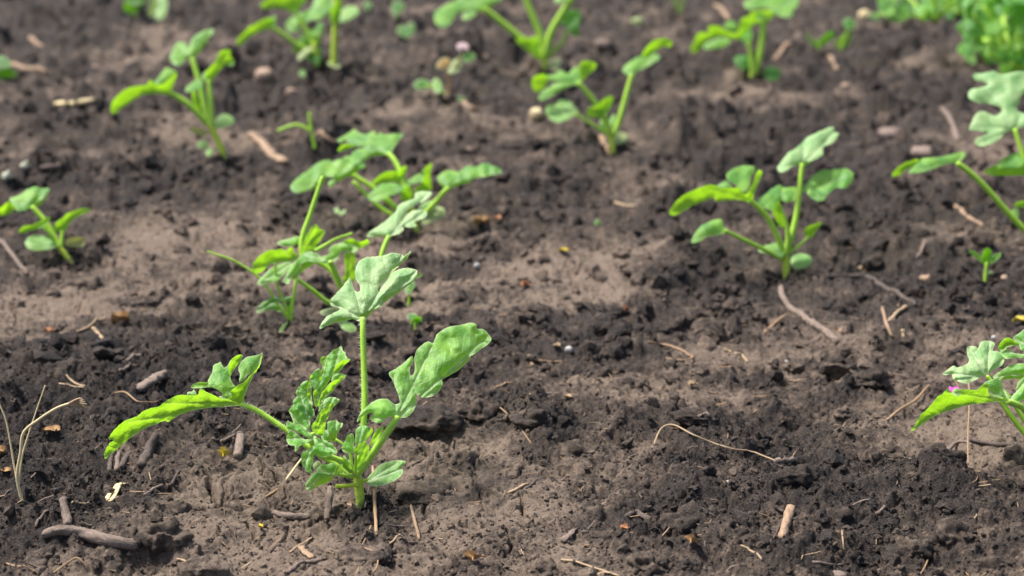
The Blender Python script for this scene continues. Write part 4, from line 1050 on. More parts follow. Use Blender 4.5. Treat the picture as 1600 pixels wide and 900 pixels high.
p.leaf(-.4, .1, [
    ('T', 1.2, [(118,340),(200,323),(240,298),(290,320),(330,283),(370,288),(372,340),(382,370),(360,402),(310,390),(250,382),(180,367)]),
    ('U', -.3, [(43,390),(60,343),(120,323),(162,360),(130,412),(90,442),(58,430)], -.3),
    ('T', .7, [(88,480),(130,430),(200,388),(260,378),(332,390),(250,432),(160,482),(110,502)], -.5),
    ('U', -.3, [(363,270),(400,233),(472,250),(472,290),(420,332),(380,367),(368,320)], .3)], anchor=(360, 390), tips=[(70, 400), (110, 485), (460, 260)])
p.leaf(-1.5, .15, [('T', 1.1, [(138,570),(158,528),(200,532),(250,493),(312,510),(322,545),(352,560),(340,592),(280,632),(210,647),(158,612)])], anchor=(345, 590), tips=[(160, 560), (250, 510)], mat=M_COT)
p.shoot("petiole", [(568, 725), (560, 660), (540, 600)], 3.0, 2.4, d=-.2, d2=-.6)
p.leaf(-.6, .1, [('U', -.2, [(413,590),(430,548),(490,533),(530,488),(582,473),(587,510),(560,572),(520,612),(450,617)])], anchor=(540, 600), tips=[(430, 580), (575, 485)])
p.leaf(.2, .1, [('T', 1.2, [(573,770),(600,730),(650,713),(692,740),(670,782),(600,797)])], anchor=(572, 775), name="cotyledon", mat=M_COT_PALE)
p.leaf(-.3, .1, [('T', .8, [(498,660),(520,618),(560,640),(600,588),(612,640),(560,712),(510,702)])], anchor=(560, 712), mat=M_COT)

# --- top row, cut by the upper edge
p = Plant("watermelon_seedling", "seedling at top centre, its petioles running out of the picture above a fat pale leaf", "seedling", (852, 110), GS, (660, 0, 6.154), sp=3.4)
p.shoot("stem", [(1180, 720), (1178, 660), (1172, 580), (1165, 530)], 5.4, 5.2, M_STEM)
p.shoot("petiole", [(1165, 560), (1060, 470), (950, 370), (780, 230), (680, 150), (590, 85)], 5.4, 4.6, d=0, d2=-.6)
p.shoot("petiole", [(1170, 540), (1130, 330), (1050, 130), (990, -20), (950, -130)], 5.6, 4.6, d=0, d2=.5)
p.shoot("petiole", [(1180, 540), (1230, 330), (1330, 150), (1430, 0), (1490, -100)], 6.2, 5.0, d=0, d2=-.5)
p.shoot("petiole", [(1200, 560), (1270, 480), (1350, 400), (1392, 280)], 3.2, 2.6, d=0, d2=.4)
p.leaf(-.6, .15, [
    ('T', 1.2, [(113,160),(130,108),(200,58),(290,18),(350,-20),(450,-50),(550,-60),(660,-40),(765,-10),(680,22),(600,62),(500,92),(400,102),(330,132),(290,202),(240,252),(180,262),(128,220)]),
    ('F', 0, [(470,92),(500,88),(600,58),(680,20),(765,-10),(690,40),(630,82),(580,112),(520,105)]),
    ('T', .8, [(380,150),(420,110),(490,100),(520,130),(460,180),(400,190)], -.5)], anchor=(590, 85), tips=[(180, 230), (740, -5), (350, 0)])
p.leaf(.4, .1, [('T', .5, [(1343,130),(1380,95),(1420,100),(1480,90),(1522,110),(1532,180),(1502,240),(1502,320),(1465,357),(1420,310),(1380,262),(1338,220)])], anchor=(1392, 280), tips=[(1510, 130), (1470, 340)], mat=M_WEED)
p.leaf(-.5, .1, [('U', -.3, [(898,390),(960,358),(1030,365),(1082,350),(1132,400),(1112,480),(1162,562),(1100,562),(1000,482)])], anchor=(1150, 560), tips=[(920, 390), (1080, 365)])
p.leaf(.3, .1, [('T', 1.2, [(1208,620),(1240,578),(1300,558),(1362,600),(1342,652),(1260,672)])], anchor=(1205, 610), name="cotyledon", mat=M_COT_PALE)
p.leaf(.5, .1, [('T', 1.1, [(950,-120),(880,-150),(820,-210),(900,-260),(980,-320),(1080,-300),(1120,-220),(1060,-150),(1000,-125)])], anchor=(950, -125), tips=[(830, -210), (1090, -290)])
p.leaf(-.5, .1, [('T', 1.1, [(1490,-95),(1420,-120),(1360,-190),(1440,-260),(1560,-300),(1640,-230),(1620,-150),(1550,-105)])], anchor=(1490, -98), tips=[(1370, -190), (1630, -220)])
p.leaf(-1.2, .1, [('T', 1.0, [(1268,10),(1290,-30),(1380,-50),(1400,-10),(1330,32)])], anchor=(1400, -20), mat=M_COT)

p = Plant("watermelon_seedling", "seedling at top right whose stepped leaf droops left, beside the small weeds", "seedling", (1174, 123), GS, (1060, 0, 6.427), sp=3.4)
p.shoot("stem", [(735, 800), (742, 750), (765, 710)], 6, 5.6, M_STEM)
p.shoot("petiole", [(760, 740), (810, 580), (840, 400), (855, 260), (880, 150)], 5.6, 4.6, d=0, d2=.4)
p.shoot("petiole", [(750, 740), (735, 620), (725, 520), (700, 420)], 4.2, 3.2, d=-.2, d2=-.5)
p.leaf(.4, .3, [
    ('U', -.3, [(118,500),(150,430),(180,358),(240,323),(290,332),(310,268),(400,263),(470,300),(540,332),(600,320),(612,250),(640,180),(700,168),(740,120),(820,110),(900,98),(962,120),(940,182),(862,240),(780,232),(720,282),(680,322),(640,380),(600,402),(540,390),(500,372),(400,372),(300,402),(230,482),(170,532)]),
    ('T', .8, [(248,490),(290,420),(380,388),(480,378),(522,420),(450,472),(350,492)], -.5),
    ('T', .9, [(463,270),(500,208),(560,213),(592,260),(570,312),(500,302)], .4),
    ('T', .9, [(768,150),(820,113),(862,150),(840,202),(790,182)], -.3)], anchor=(880, 160), tips=[(150, 510), (700, 190)])
p.leaf(.9, .1, [('T', 1.2, [(653,40),(700,0),(800,-40),(1000,-30),(1200,-20),(1195,60),(1150,102),(1142,160),(1080,177),(1000,152),(930,112),(900,82),(800,87),(700,97)])], anchor=(900, 110), tips=[(670, 45), (1190, 0), (1110, 160)])
p.leaf(-.5, .1, [('T', .8, [(618,300),(720,268),(742,400),(702,452),(638,400)])], anchor=(700, 450), mat=M_LEAF_YOUNG)
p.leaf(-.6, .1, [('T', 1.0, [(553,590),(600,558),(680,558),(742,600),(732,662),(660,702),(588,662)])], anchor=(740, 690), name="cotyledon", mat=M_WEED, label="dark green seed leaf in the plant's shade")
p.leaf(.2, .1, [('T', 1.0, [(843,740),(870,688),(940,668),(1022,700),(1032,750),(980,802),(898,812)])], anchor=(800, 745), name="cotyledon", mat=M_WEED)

p = Plant("watermelon_seedling", "leafy clump of a seedling at top left, behind the round tan pebble", "seedling", (500, 108), GS, (360, 0, 6.667), sp=3.4)
p.shoot("stem", [(900, 760), (905, 680), (895, 580), (870, 450)], 4.4, 4.0, M_STEM)
p.shoot("petiole", [(1080, 700), (1078, 560), (1085, 400), (1090, 250), (1100, 60), (1110, -60)], 5.0, 4.2, M_STEM, d=.3, d2=.4)
p.leaf(.8, .1, [('U', -.2, [(308,50),(370,10),(450,-30),(700,-40),(792,0),(730,72),(690,132),(640,132),(560,92),(450,82),(350,92)])], anchor=(690, 130), tips=[(330, 60), (770, 0)])
p.shoot("petiole", [(860, 560), (700, 470), (620, 410), (530, 345), (430, 285)], 4.2, 3.4, d=0, d2=-1.2)
p.shoot("petiole", [(880, 500), (800, 330), (720, 200), (680, 120)], 4.0, 3.2, d=.4, d2=.8)
p.leaf(-1.2, .25, [('U', -.3, [(58,440),(100,378),(180,298),(270,238),(370,198),(430,188),(452,240),(400,302),(300,332),(200,392),(100,472)]), ('T', .8, [(378,230),(450,168),(482,180),(452,272),(410,272)], -.2)], anchor=(435, 280), tips=[(80, 450)])
p.leaf(.2, .1, [('T', 1.0, [(568,270),(620,188),(700,148),(800,108),(852,130),(842,202),(760,242),(700,280),(742,310),(680,332),(620,332)])], anchor=(800, 330), tips=[(590, 280), (830, 130)], ripple=(.004, 16, .4))
p.leaf(.6, .1, [('T', .9, [(828,120),(860,38),(900,-30),(1122,-40),(1080,62),(1020,132),(950,192),(890,212),(848,190)])], anchor=(860, 200), tips=[(1090, -20), (900, 0)])
p.leaf(-.2, .1, [('T', 1.0, [(678,480),(720,378),(800,318),(880,288),(930,238),(972,270),(960,352),(880,402),(780,432),(700,492)]), ('F', 0, [(638,532),(680,478),(780,428),(880,398),(942,398),(900,472),(800,472),(700,542)])], anchor=(900, 470), tips=[(690, 480), (940, 255)])
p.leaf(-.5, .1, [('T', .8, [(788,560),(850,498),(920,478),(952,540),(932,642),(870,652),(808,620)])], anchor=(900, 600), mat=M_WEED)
p.leaf(-.8, .1, [('T', 1.0, [(698,600),(760,518),(830,488),(852,520),(770,592),(720,622)])], anchor=(850, 510), mat=M_COT_PALE)
p.leaf(.4, .1, [('T', 1.0, [(1138,180),(1158,100),(1230,63),(1310,68),(1342,130),(1280,182),(1200,232),(1148,232)])], anchor=(1110, 240), name="cotyledon", mat=M_COT)
p.leaf(.3, .1, [('U', -.2, [(1038,120),(1080,58),(1142,-20),(1160,60),(1152,150),(1100,282),(1048,240)])], anchor=(1090, 280))
p.leaf(-.6, .1, [('T', 1.1, [(708,762),(750,718),(822,740),(760,802)])], anchor=(880, 740), name="cotyledon", mat=M_COT)
p.leaf(.1, .1, [('T', 1.1, [(998,650),(1080,638),(1162,680),(1100,712)])], anchor=(1080, 660), name="cotyledon", mat=M_COT_PALE)

# ------------------------------------------------------------------ little weeds
def weed(base, label, z, shoots, leaves, cat="sprout", name="sprout", sp=2.4):
    w = Plant(name, label, cat, base, None, z, sp=sp, amp=.5)
    for s in shoots: w.shoot("stem", s[0], s[1], s[1] * .8, s[2] if len(s) > 2 else M_PETIOLE)
    for l in leaves: w.leaf(0, .05, [l[:3]], anchor=l[3] if len(l) > 3 else None, mat=l[4] if len(l) > 4 else M_WEED)
    return w
weed((1539, 443), "tiny bright green sprout with four leaves at the right of the bed", (1380, 100, 2.5), [([(398, 866), (400, 820), (405, 775)], 3)],
     [('U', -.2, [(384,770),(390,730),(410,718),(427,745),(410,792)]), ('U', -.2, [(333,730),(360,733),(387,760),(380,772)]), ('U', .3, [(418,775),(430,745),(462,738),(440,772)]), ('T', .8, [(403,830),(420,808),(437,825),(420,840)])])
weed((649, 513), "tiny folded sprout right of the near seedling's top leaf", Z3, [([(490, 422), (488, 385)], 2.4)],
     [('T', .8, [(453,370),(460,348),(490,348),(502,365),(480,377)]), ('U', -.2, [(468,387),(490,363),(522,365),(510,397),(485,402)])])
weed((640, 478), "thin sprout peeping out behind the top leaf of the near seedling", Z3, [([(462, 318), (462, 240)], 2.4)],
     [('T', .8, [(443,245),(460,208),(487,203),(480,242),(460,260)]), ('U', .2, [(486,187),(500,168),(524,168),(515,182)])])
weed((490, 231), "grass seedling with one bent blade behind the rippled leaves", (440, 190, 7.5), [([(392, 315), (375, 230), (345, 80), (325, -100)], 3.2), ([(345, 120), (280, 75), (160, 40), (0, 90), (-40, 112)], 2.8)], [], name="grass_seedling")
weed((701, 158), "small orange and green weed with a pale pink flower at upper centre", (620, 0, 3.6), [([(296, 570), (293, 500), (285, 390)], 3.6, M_DRYLEAF), ([(290, 420), (330, 370), (370, 300)], 2.4, M_COT_PALE), ([(296, 560), (250, 510), (160, 480)], 2)],
     [('T', .8, [(93,480),(130,443),(182,460),(187,490),(130,502)]), ('T', .8, [(198,480),(215,438),(247,460),(252,510),(225,522)], None, M_COT), ('T', .7, [(223,380),(240,338),(280,323),(302,355),(270,382)], None, M_ORANGE),
      ('T', .7, [(288,400),(320,338),(352,338),(357,390),(310,412)], None, M_COT_PALE), ('T', .8, [(368,330),(380,298),(420,293),(442,320),(400,352)]), ('T', .8, [(318,580),(340,543),(387,550),(382,592),(345,597)], None, M_COT),
      ('T', .6, [(336,264),(345,246),(372,238),(402,250),(398,276),(372,272),(352,284)], None, M_PALEPINK)], cat="weed", name="flowering_weed")
weed((634, 60), "small round leaved weed near the top, right of the leafy clump", (620, 0, 3.6), [([(50, 215), (50, 180)], 2)], [('T', .8, [(0,180),(20,138),(50,150),(70,128),(102,140),(95,182),(60,207),(20,197)])])
weed((619, 30), "small weed at the top edge above the round leaved one", (620, 0, 3.6), [([(-5, 110), (0, 60)], 2)], [('T', .8, [(-30,50),(-20,10),(20,5),(45,40),(20,70),(-10,80)])])
weed((573, 17), "single small bright leaf at the top edge beside the leafy clump", (360, 0, 6.667), [([(1425, 112), (1425, 80)], 2)], [('T', .8, [(1385,60),(1400,20),(1450,15),(1472,55),(1440,95),(1400,95)])])
weed((1279, 77), "small two leaved weed at top right, left of its dark neighbour", (1060, 0, 2.963), [([(650, 230), (650, 200)], 2)], [('U', -.1, [(588,150),(640,188),(690,148),(722,150),(710,182),(650,222),(620,207)])])
weed((1313, 78), "small weed at top right with a dark leaf above a pale one", (1060, 0, 2.963), [([(755, 232), (760, 200), (790, 120)], 2)], [('U', -.1, [(723,210),(740,178),(790,148),(807,160),(780,217),(745,224)], None, M_COT), ('T', .8, [(763,95),(800,83),(822,110),(810,132),(775,132)])])
weed((210, 26), "rounded bright weed at the top edge, upper left", (0, 0, 3.2), [([(675, 85), (675, 40)], 2.4)], [('U', -.2, [(618,40),(630,0),(650,-30),(720,-30),(727,20),(680,62),(640,67)]), ('T', .8, [(640,10),(670,-40),(720,-20),(700,20)])])
weed((246, 36), "upright pale green weed at the top edge beside the rounded one", (0, 0, 3.2), [([(785, 112), (785, 60)], 2.4)], [('U', .2, [(738,85),(750,20),(760,-30),(785,-30),(780,60)], None, M_COT), ('T', .7, [(780,100),(790,10),(800,-30),(832,-30),(832,60),(800,102)], None, M_COT)])
weed((6, 124), "green leaf pair cut by the left edge near the top", (0, 0, 3.2), [([(-15, 400), (-10, 360)], 2.4)], [('T', .9, [(-40,290),(0,278),(30,288),(57,320),(40,337),(-40,332)]), ('U', -.2, [(-40,350),(0,348),(40,338),(87,370),(60,387),(-40,395)])])
weed((934, 352), "tiny green seed leaf poking from the soil right of centre", (600, 300, 3.215), [([(1072, 172), (1072, 160)], 2)], [('T', .6, [(1056,155),(1065,138),(1082,140),(1088,158),(1075,172)])])
weed((530, 334), "tiny pale sprout between the tangled plants", (320, 180, 2.571), [([(540, 402), (540, 390)], 2)], [('T', .8, [(518,380),(535,372),(545,390),(565,375),(560,395),(540,402)], None, M_COT)])

# the leafy weeds in the upper right corner
def bush(name, label, base, spots, seed):
    r = random.Random(seed)
    w = Plant(name, label, "weed", base, "leafy weeds beyond the bed", (0, 0, 1), sp=5, amp=1.4)
    for (cx, cy, n, sx, sy, s0, s1) in spots:
        for i in range(n):
            x = cx + r.uniform(-sx, sx); y = cy + r.uniform(-sy, sy); s = r.uniform(s0, s1); a = r.uniform(-2.6, .6); asp = r.uniform(.6, .95)
            P = []
            for k in range(9):
                t = 2 * pi * k / 9; q = 1 + .14 * math.sin(3 * t + r.random() * 6)
                u, v = math.cos(t) * s * q, math.sin(t) * s * asp * q * .8
                P.append((x + u * math.cos(a) - v * math.sin(a), y + u * math.sin(a) + v * math.cos(a)))
            an = (x - s * math.cos(a), y - s * math.sin(a))
            dd = r.uniform(-7, 12) + (base[1] - y) * .05
            w.leaf(dd, r.uniform(-.5, .5), [(r.choice("TTTU"), r.uniform(.4, 1.5), P)], anchor=an, tips=[(2 * x - an[0], 2 * y - an[1])], mat=r.choice([M_WEED, M_WEED, M_WEED, M_WEED, M_LEAF_YOUNG, M_LEAF]))
            if i % 6 == 0: w.shoot("stem", [(an[0], an[1]), (an[0] * .6 + base[0] * .4, an[1] * .6 + (base[1] - 15) * .4), (base[0] + r.uniform(-20, 20), base[1] - 2)], 2.2, 2.6, d=dd, d2=0, k=4)
    return w
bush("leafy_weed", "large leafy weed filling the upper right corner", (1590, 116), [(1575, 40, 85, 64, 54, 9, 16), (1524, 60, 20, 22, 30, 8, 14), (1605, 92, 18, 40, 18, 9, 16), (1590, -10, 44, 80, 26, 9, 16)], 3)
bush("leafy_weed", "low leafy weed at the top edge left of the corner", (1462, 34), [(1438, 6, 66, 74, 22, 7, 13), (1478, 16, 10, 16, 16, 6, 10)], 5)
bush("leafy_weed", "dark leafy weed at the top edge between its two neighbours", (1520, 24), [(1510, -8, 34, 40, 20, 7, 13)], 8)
w = Plant("grass_tuft", "blurred yellow green tuft at the top edge right of centre", "grass", (1060, 22), None, (0, 0, 1), sp=3)
for i, (x, y) in enumerate([(1045, -14), (1056, -20), (1066, -16), (1078, -12), (1052, 2)]):
    w.shoot("blade", [(1060 + (i - 2) * 3, 22), ((1060 + x) / 2, 4), (x, y)], 1.6, .6, M_COT, d=0, d2=.5, k=4)
# ------------------------------------------------------------------ sticks, straws, stones and scraps lying on the soil
S = stick
S("wood_stick", "thick weathered grey stick lying at bottom left", "stick", [(67,840),(95,832),(130,838),(170,847),(214,857)], 7.5, M_BARK, 9.5, seg=16, rough=.18, lift=.45)
S("wood_stub", "short pale stub leaning on the thick grey stick", "stick", [(107,829,3),(103,815,6),(100,807,12)], 7, M_BARK, 6, seg=10)
S("wood_stub", "dark gnarled stub below the long drooping leaf", "stick", [(222,734),(232,712),(245,690,6)], 8, M_DARKWOOD, 6.5, seg=10, rough=.5)
S("wood_stub", "thin dark stub just under the tip of the drooping leaf", "stick", [(171,738),(173,722),(176,710)], 4, M_DARKWOOD)
S("wood_stub", "thin dark stub right of the one under the leaf tip", "stick", [(182,737),(184,722),(186,709)], 4, M_BARK)
S("wood_stub", "short dark stub third from the drooping leaf tip", "stick", [(190,734),(194,724),(199,714)], 5, M_DARKWOOD)
S("wood_stub", "pale round cut stub beside the yellow leaf scrap", "stick", [(371,718),(373,706),(377,693,5)], 7.5, M_BARK, 7, seg=12, rough=.15)
S("twig", "thin twig behind the pale round stub", "twig", [(344,692),(358,686),(378,679)], 3, M_BARK)
S("twig", "short dark twig pair left of the cracked crust", "twig", [(266,762),(273,748),(281,735)], 2.6, M_DARKWOOD)
S("twig", "brown twig lying across the soil left of the cracked crust", "twig", [(226,775),(240,766),(254,760)], 3, M_BARK)
S("straw_chip", "split pale straw chip left of the cracked crust, upper half", "straw", [(166,782),(174,770),(184,757)], 4, M_PALESTRAW, 3, flat=.4)
S("straw_chip", "split pale straw chip left of the cracked crust, lower half", "straw", [(172,784),(184,770),(199,756)], 4.5, M_PALESTRAW, 2.5, flat=.4)
S("straw", "pale flat straw at the left, near the standing dry grass", "straw", [(92,600),(112,605),(131,607)], 2.4, M_STRAW, flat=.5)
S("straw", "short straw crossing the pale one at the left", "straw", [(104,588),(118,600),(133,604)], 2, M_STRAW, flat=.5)
S("root", "thin curved brown root behind the long drooping leaf", "root", [(180,621,3),(196,625,6),(214,633,3),(232,633,2),(248,628)], 1.4, M_ROOT, .9, rough=.1)
S("wood_stick", "short dark stick left of the near seedling's stem", "stick", [(427,803),(450,808),(484,809)], 5.5, M_BARK, 5, seg=10)
S("wood_stub", "upright brown stub at the foot of the near seedling", "stick", [(512,818,1),(514,803,6),(517,788,12)], 5.5, M_BARK, 4.5, seg=10)
S("straw", "brown flat straw pointing at the orange chip", "straw", [(452,864),(470,853),(488,840)], 2.6, M_TAN, flat=.5)
S("wood_chip", "light orange wood chip at bottom centre left", "wood chip", [(470,856),(478,866),(487,872)], 7, M_TAN, 5, flat=.4, rough=.5)
S("twig", "crooked grey twig at the bottom edge left of the near seedling", "twig", [(449,899),(460,888),(473,880),(487,879),(502,876)], 4, M_BARK, 3)
S("straw", "pale thin straw under the lowest crinkled leaf", "straw", [(447,755,2),(461,745,6),(476,734,10)], 1.8, M_PALESTRAW, 1.5, rough=.1)
S("root", "thin hanging root on the mound below the near seedling, left one", "root", [(580,822),(572,840),(564,858),(563,878),(557,898)], 1.5, M_ROOT, .9, rough=.1)
S("root", "thin curling root at the bottom edge, right of the hanging one", "root", [(567,861,2),(580,868,3),(590,879,3),(588,889),(578,899)], 1.5, M_ROOT, 1.2, rough=.1)
S("root", "dry brown root strip beside the near seedling's stem", "root", [(583,762,14),(585,780,8),(586,800,3),(588,838)], 2.6, M_ROOT, 2.8, rough=.3)
S("root", "dark wiry root leaning against the near seedling's stem", "root", [(584,760,14),(578,778,8),(570,797,2)], 1.6, M_DARKWOOD, 1.2, rough=.1)
S("straw", "short tan straw on the mound right of the near seedling", "straw", [(609,851),(617,844),(626,836)], 1.8, M_STRAW, rough=.1)
S("twig", "tan twig standing on the slope right of the mound", "twig", [(642,798,3),(648,818,2),(656,846)], 2.8, M_TAN, 2.4)
S("twig", "thin dark twig behind the seed leaf of the near seedling", "twig", [(636,735),(648,725),(662,719)], 1.8, M_DARKWOOD, rough=.2)
S("straw", "pale straw lying on the cracked mud right of the near seedling", "straw", [(794,772),(810,763),(826,757)], 2.3, M_STRAW)
S("twig", "dark twig touching the pale straw on the cracked mud", "twig", [(822,764),(832,757),(840,750)], 2.0, M_DARKWOOD)
S("bark_chip", "wedge of pale bark at bottom centre", "wood chip", [(878,848),(888,838),(900,828)], 7.5, M_BARK, 4, flat=.5, rough=.5)
S("straw", "long tan straw at the bottom edge, centre", "straw", [(876,875),(900,879),(930,888),(968,901)], 2, M_STRAW, 1.4, rough=.15)
S("wood_stick", "dark broken stick left of the big round clod", "stick", [(977,809),(995,806),(1016,812)], 5, M_DARKWOOD, 4.5, seg=10)
S("root", "thin tan root crossing the low ridge right of the near seedling", "root", [(772,637,3),(782,646,4),(795,655,3),(812,672,2),(831,695)], 1.2, M_ROOT, .8, rough=.1)
S("straw", "long curved tan straw at lower right centre", "straw", [(1022,697,1),(1032,684,6),(1050,679,7),(1080,686,4),(1110,698,3),(1142,707,3),(1180,714,2),(1222,724)], 1.5, M_STRAW, 1.1, rough=.12)
S("peeled_stick", "light tan peeled stick at lower right", "stick", [(1236,802,3),(1229,822,2),(1221,843)], 8, M_TAN, 6.5, seg=14, rough=.22)
S("twig", "dark twig beside the light tan peeled stick", "twig", [(1222,812),(1212,836),(1199,860)], 2, M_DARKWOOD)
S("straw", "pale thin straw left of the tan peeled stick, near the bottom", "straw", [(1157,852),(1174,865),(1190,877)], 1.8, M_STRAW, rough=.12)
S("straw", "thin upright straw below the tan peeled stick", "straw", [(1315,839,4),(1317,850,2),(1319,862)], 1.3, M_STRAW, rough=.1)
S("twig", "grey flat twig at the bottom right edge", "twig", [(1268,880),(1290,881),(1316,885)], 2.4, M_BARK)
S("root", "kinked pale root at the bottom right edge", "root", [(1446,856,3),(1452,866,2),(1448,882,1),(1438,899)], 1.5, M_ROOT, 1.2, rough=.1)
S("root", "dangling thin root under the drooping leaf at the right edge", "root", [(1500,642,26),(1510,650,24),(1512,672,15),(1511,695,8),(1513,732)], 1.5, M_ROOT, 1.0, rough=.1)
S("twig", "dark twig at the right edge below the drooping leaf", "twig", [(1516,689),(1550,694),(1587,702)], 4.2, M_DARKWOOD, 3.4)
S("twig", "curved brown twig leading left from the dark one at the right edge", "twig", [(1470,712),(1490,703),(1518,697)], 3.2, M_BARK, 2.4)
S("twig", "curled grey twig in the crumbly soil at lower right", "twig", [(1369,803),(1376,801),(1383,793)], 3.4, M_BARK, 2.6)
S("branch_piece", "pale knotted branch piece lying below the middle right seedling", "branch", [(1220,452,2),(1222,464),(1230,478),(1242,488),(1252,493),(1258,500),(1273,510),(1290,520),(1309,537)], 5, M_BARK, 6, seg=12, rough=.4)
S("branch_piece", "dark forked branch piece right of the middle right seedling", "branch", [(1268,433),(1300,436),(1340,433),(1357,436),(1383,452),(1405,464),(1431,480)], 4.6, M_DARKWOOD, 4, seg=10)
S("straw", "tan straw leaning left in the pair right of the knotted branch", "straw", [(1378,488,3),(1385,508,2),(1394,529)], 2.8, M_TAN)
S("straw", "tan straw leaning right in the pair right of the knotted branch", "straw", [(1388,503),(1402,491),(1417,479)], 3.2, M_STRAW)
S("straw", "short tan straw right of the straw pair", "straw", [(1410,516),(1412,528),(1412,538)], 3.2, M_STRAW)
S("twig", "reddish brown twig left of the knotted branch", "twig", [(1194,522),(1210,508),(1228,492)], 2.2, M_ROOT)
S("straw", "pale straw behind the middle right seedling", "straw", [(1341,425),(1356,420),(1374,416)], 3, M_STRAW)
S("wood_splinter", "flat pale wooden splinter left of the rippled leaves", "splinter", [(391,209),(410,228),(430,246),(446,257)], 8, M_TAN, 10, flat=.4, rough=.45)
S("wood_splinter", "whitish stick lying at upper left", "stick", [(88,165),(118,162),(148,159)], 4.2, M_PALESTRAW, 3.6)
S("wood_splinter", "long tan splinter at the left edge near the top", "splinter", [(19,102),(44,110),(72,117)], 4.6, M_TAN, 3.8)
S("wood_splinter", "short tan splinter above the whitish stick", "splinter", [(47,60),(56,68),(68,77)], 4, M_TAN, 3.4)
S("twig", "thick tan twig at the left edge below the small seedling", "twig", [(-6,374),(10,388),(18,398),(30,414),(42,432)], 3.8, M_BARK, 3)
S("twig", "grey stick fragment above the small seedling at the left edge", "twig", [(62,264),(80,263),(95,260)], 4, M_BARK)
S("dry_stalk", "bent dry stalk joining the curled brown leaf at left", "straw", [(120,519),(142,511),(166,504,4)], 2, M_STRAW, 1.6, rough=.12)
S("dry_stalk", "yellowish dry stalk below the curled brown leaf", "straw", [(145,514),(152,522),(160,530)], 3, M_STRAW, 2.4)
S("twig", "short grey twig under the orange scrap at left", "twig", [(54,540),(75,539),(99,536)], 3.2, M_BARK)
S("twig", "grey twig behind the drooping leaf, upper of two", "twig", [(192,568),(206,561),(221,555)], 3, M_BARK)
S("twig", "grey twig behind the drooping leaf, lower of two", "twig", [(186,582),(200,577),(214,572)], 3, M_BARK)
S("straw", "brown straw beside the white stone right of centre", "straw", [(826,568),(850,566),(886,565)], 1.8, M_ROOT)
S("straw", "orange tan chip left of the brown straw", "straw chip", [(826,556),(829,565),(832,573)], 3.6, M_TAN, 2.6, flat=.5)
S("straw", "pale curved straw on the smooth patch right of centre", "straw", [(1130,546),(1142,550),(1152,553),(1160,557),(1168,566)], 2, M_STRAW)
S("root", "dark looped root on the soil right of centre", "root", [(1012,534),(1035,540),(1055,545),(1075,556),(1082,562,2),(1070,564),(1040,561)], 2, M_ROOT, 1.6)
S("twig", "tan twig on the bare soil at the top, right of centre", "twig", [(1118,10),(1128,20),(1140,30)], 4.5, M_TAN, 4)
S("twig", "short tan twig right of the top right seedling", "twig", [(1294,90),(1301,99),(1308,110)], 4, M_TAN, 3.4)
S("twig", "tan forked twig beside the top right seedling's stem", "twig", [(1212,95),(1222,85),(1238,70)], 4.4, M_TAN, 3)
S("twig", "brown twig below the hole at upper right", "twig", [(1472,170),(1485,190),(1497,222)], 5, M_BARK, 4)
S("twig", "tan twig below the long petiole at the right edge", "twig", [(1492,325),(1512,340),(1536,354)], 4, M_TAN, 3)
S("twig", "small tan twig left of the tiny right hand sprout", "twig", [(1432,406),(1440,392),(1446,376)], 3.4, M_BARK, 2.6)
S("root", "twisted brown root left of the drooping leaf at the right edge", "root", [(1386,660,2),(1410,646,4),(1430,634,4),(1452,606,3)], 2, M_ROOT, 1.6)
S("straw", "short straw at upper centre right above the V shaped seedling", "straw", [(960,318),(975,322),(992,324)], 2.6, M_STRAW)
S("twig", "brown twig under the weed with the pink flower", "twig", [(722,162),(735,168),(750,176)], 4, M_TAN, 3)
S("twig", "pinkish root left of the V shaped seedling's foot", "root", [(936,216),(944,228),(952,246)], 4, M_ROOT, 3)
S("straw", "tan straw end behind the grass seedling", "straw", [(490,222),(510,222),(528,222)], 4, M_TAN, 3.4)
S("straw", "pale straw at the bottom left corner", "straw", [(276,874),(290,879),(299,884)], 2, M_STRAW)
S("root", "thin dark root arching over clods at bottom left", "root", [(76,902),(96,888),(118,879,3),(130,884,2),(136,894)], 1.5, M_ROOT, 1.1, rough=.1)
S("root", "second thin dark root at bottom left, near the corner", "root", [(10,882),(30,886),(52,894),(68,903)], 1.6, M_ROOT, 1.3, rough=.1)
S("twig", "light grey twig above the thick grey stick", "twig", [(112,788),(126,788),(140,788)], 2, M_STRAW)
S("twig", "thin grey twig slanting at the left, below the standing dry grass", "twig", [(56,826),(64,812),(76,800)], 2.4, M_BARK)
S("twig", "short brown twig on the crust under the seed leaf stub", "twig", [(415,777),(425,772),(434,765)], 2.4, M_ROOT)
S("twig", "thin dark twig on the crust left of the crinkled leaf", "twig", [(413,722,1),(420,732),(428,741)], 2, M_DARKWOOD)
S("twig", "brown twig end at the mid left of the ridge", "twig", [(776,606),(788,601),(800,598)], 1.8, M_ROOT)
S("twig", "brown flat twig in the crumbly soil, middle of the picture", "twig", [(1062,657),(1085,655),(1110,657)], 3, M_BARK, 2.4)
S("twig", "grey bark strip at the far right above the clods", "twig", [(1210,725),(1228,722),(1240,720)], 5, M_BARK, 4)

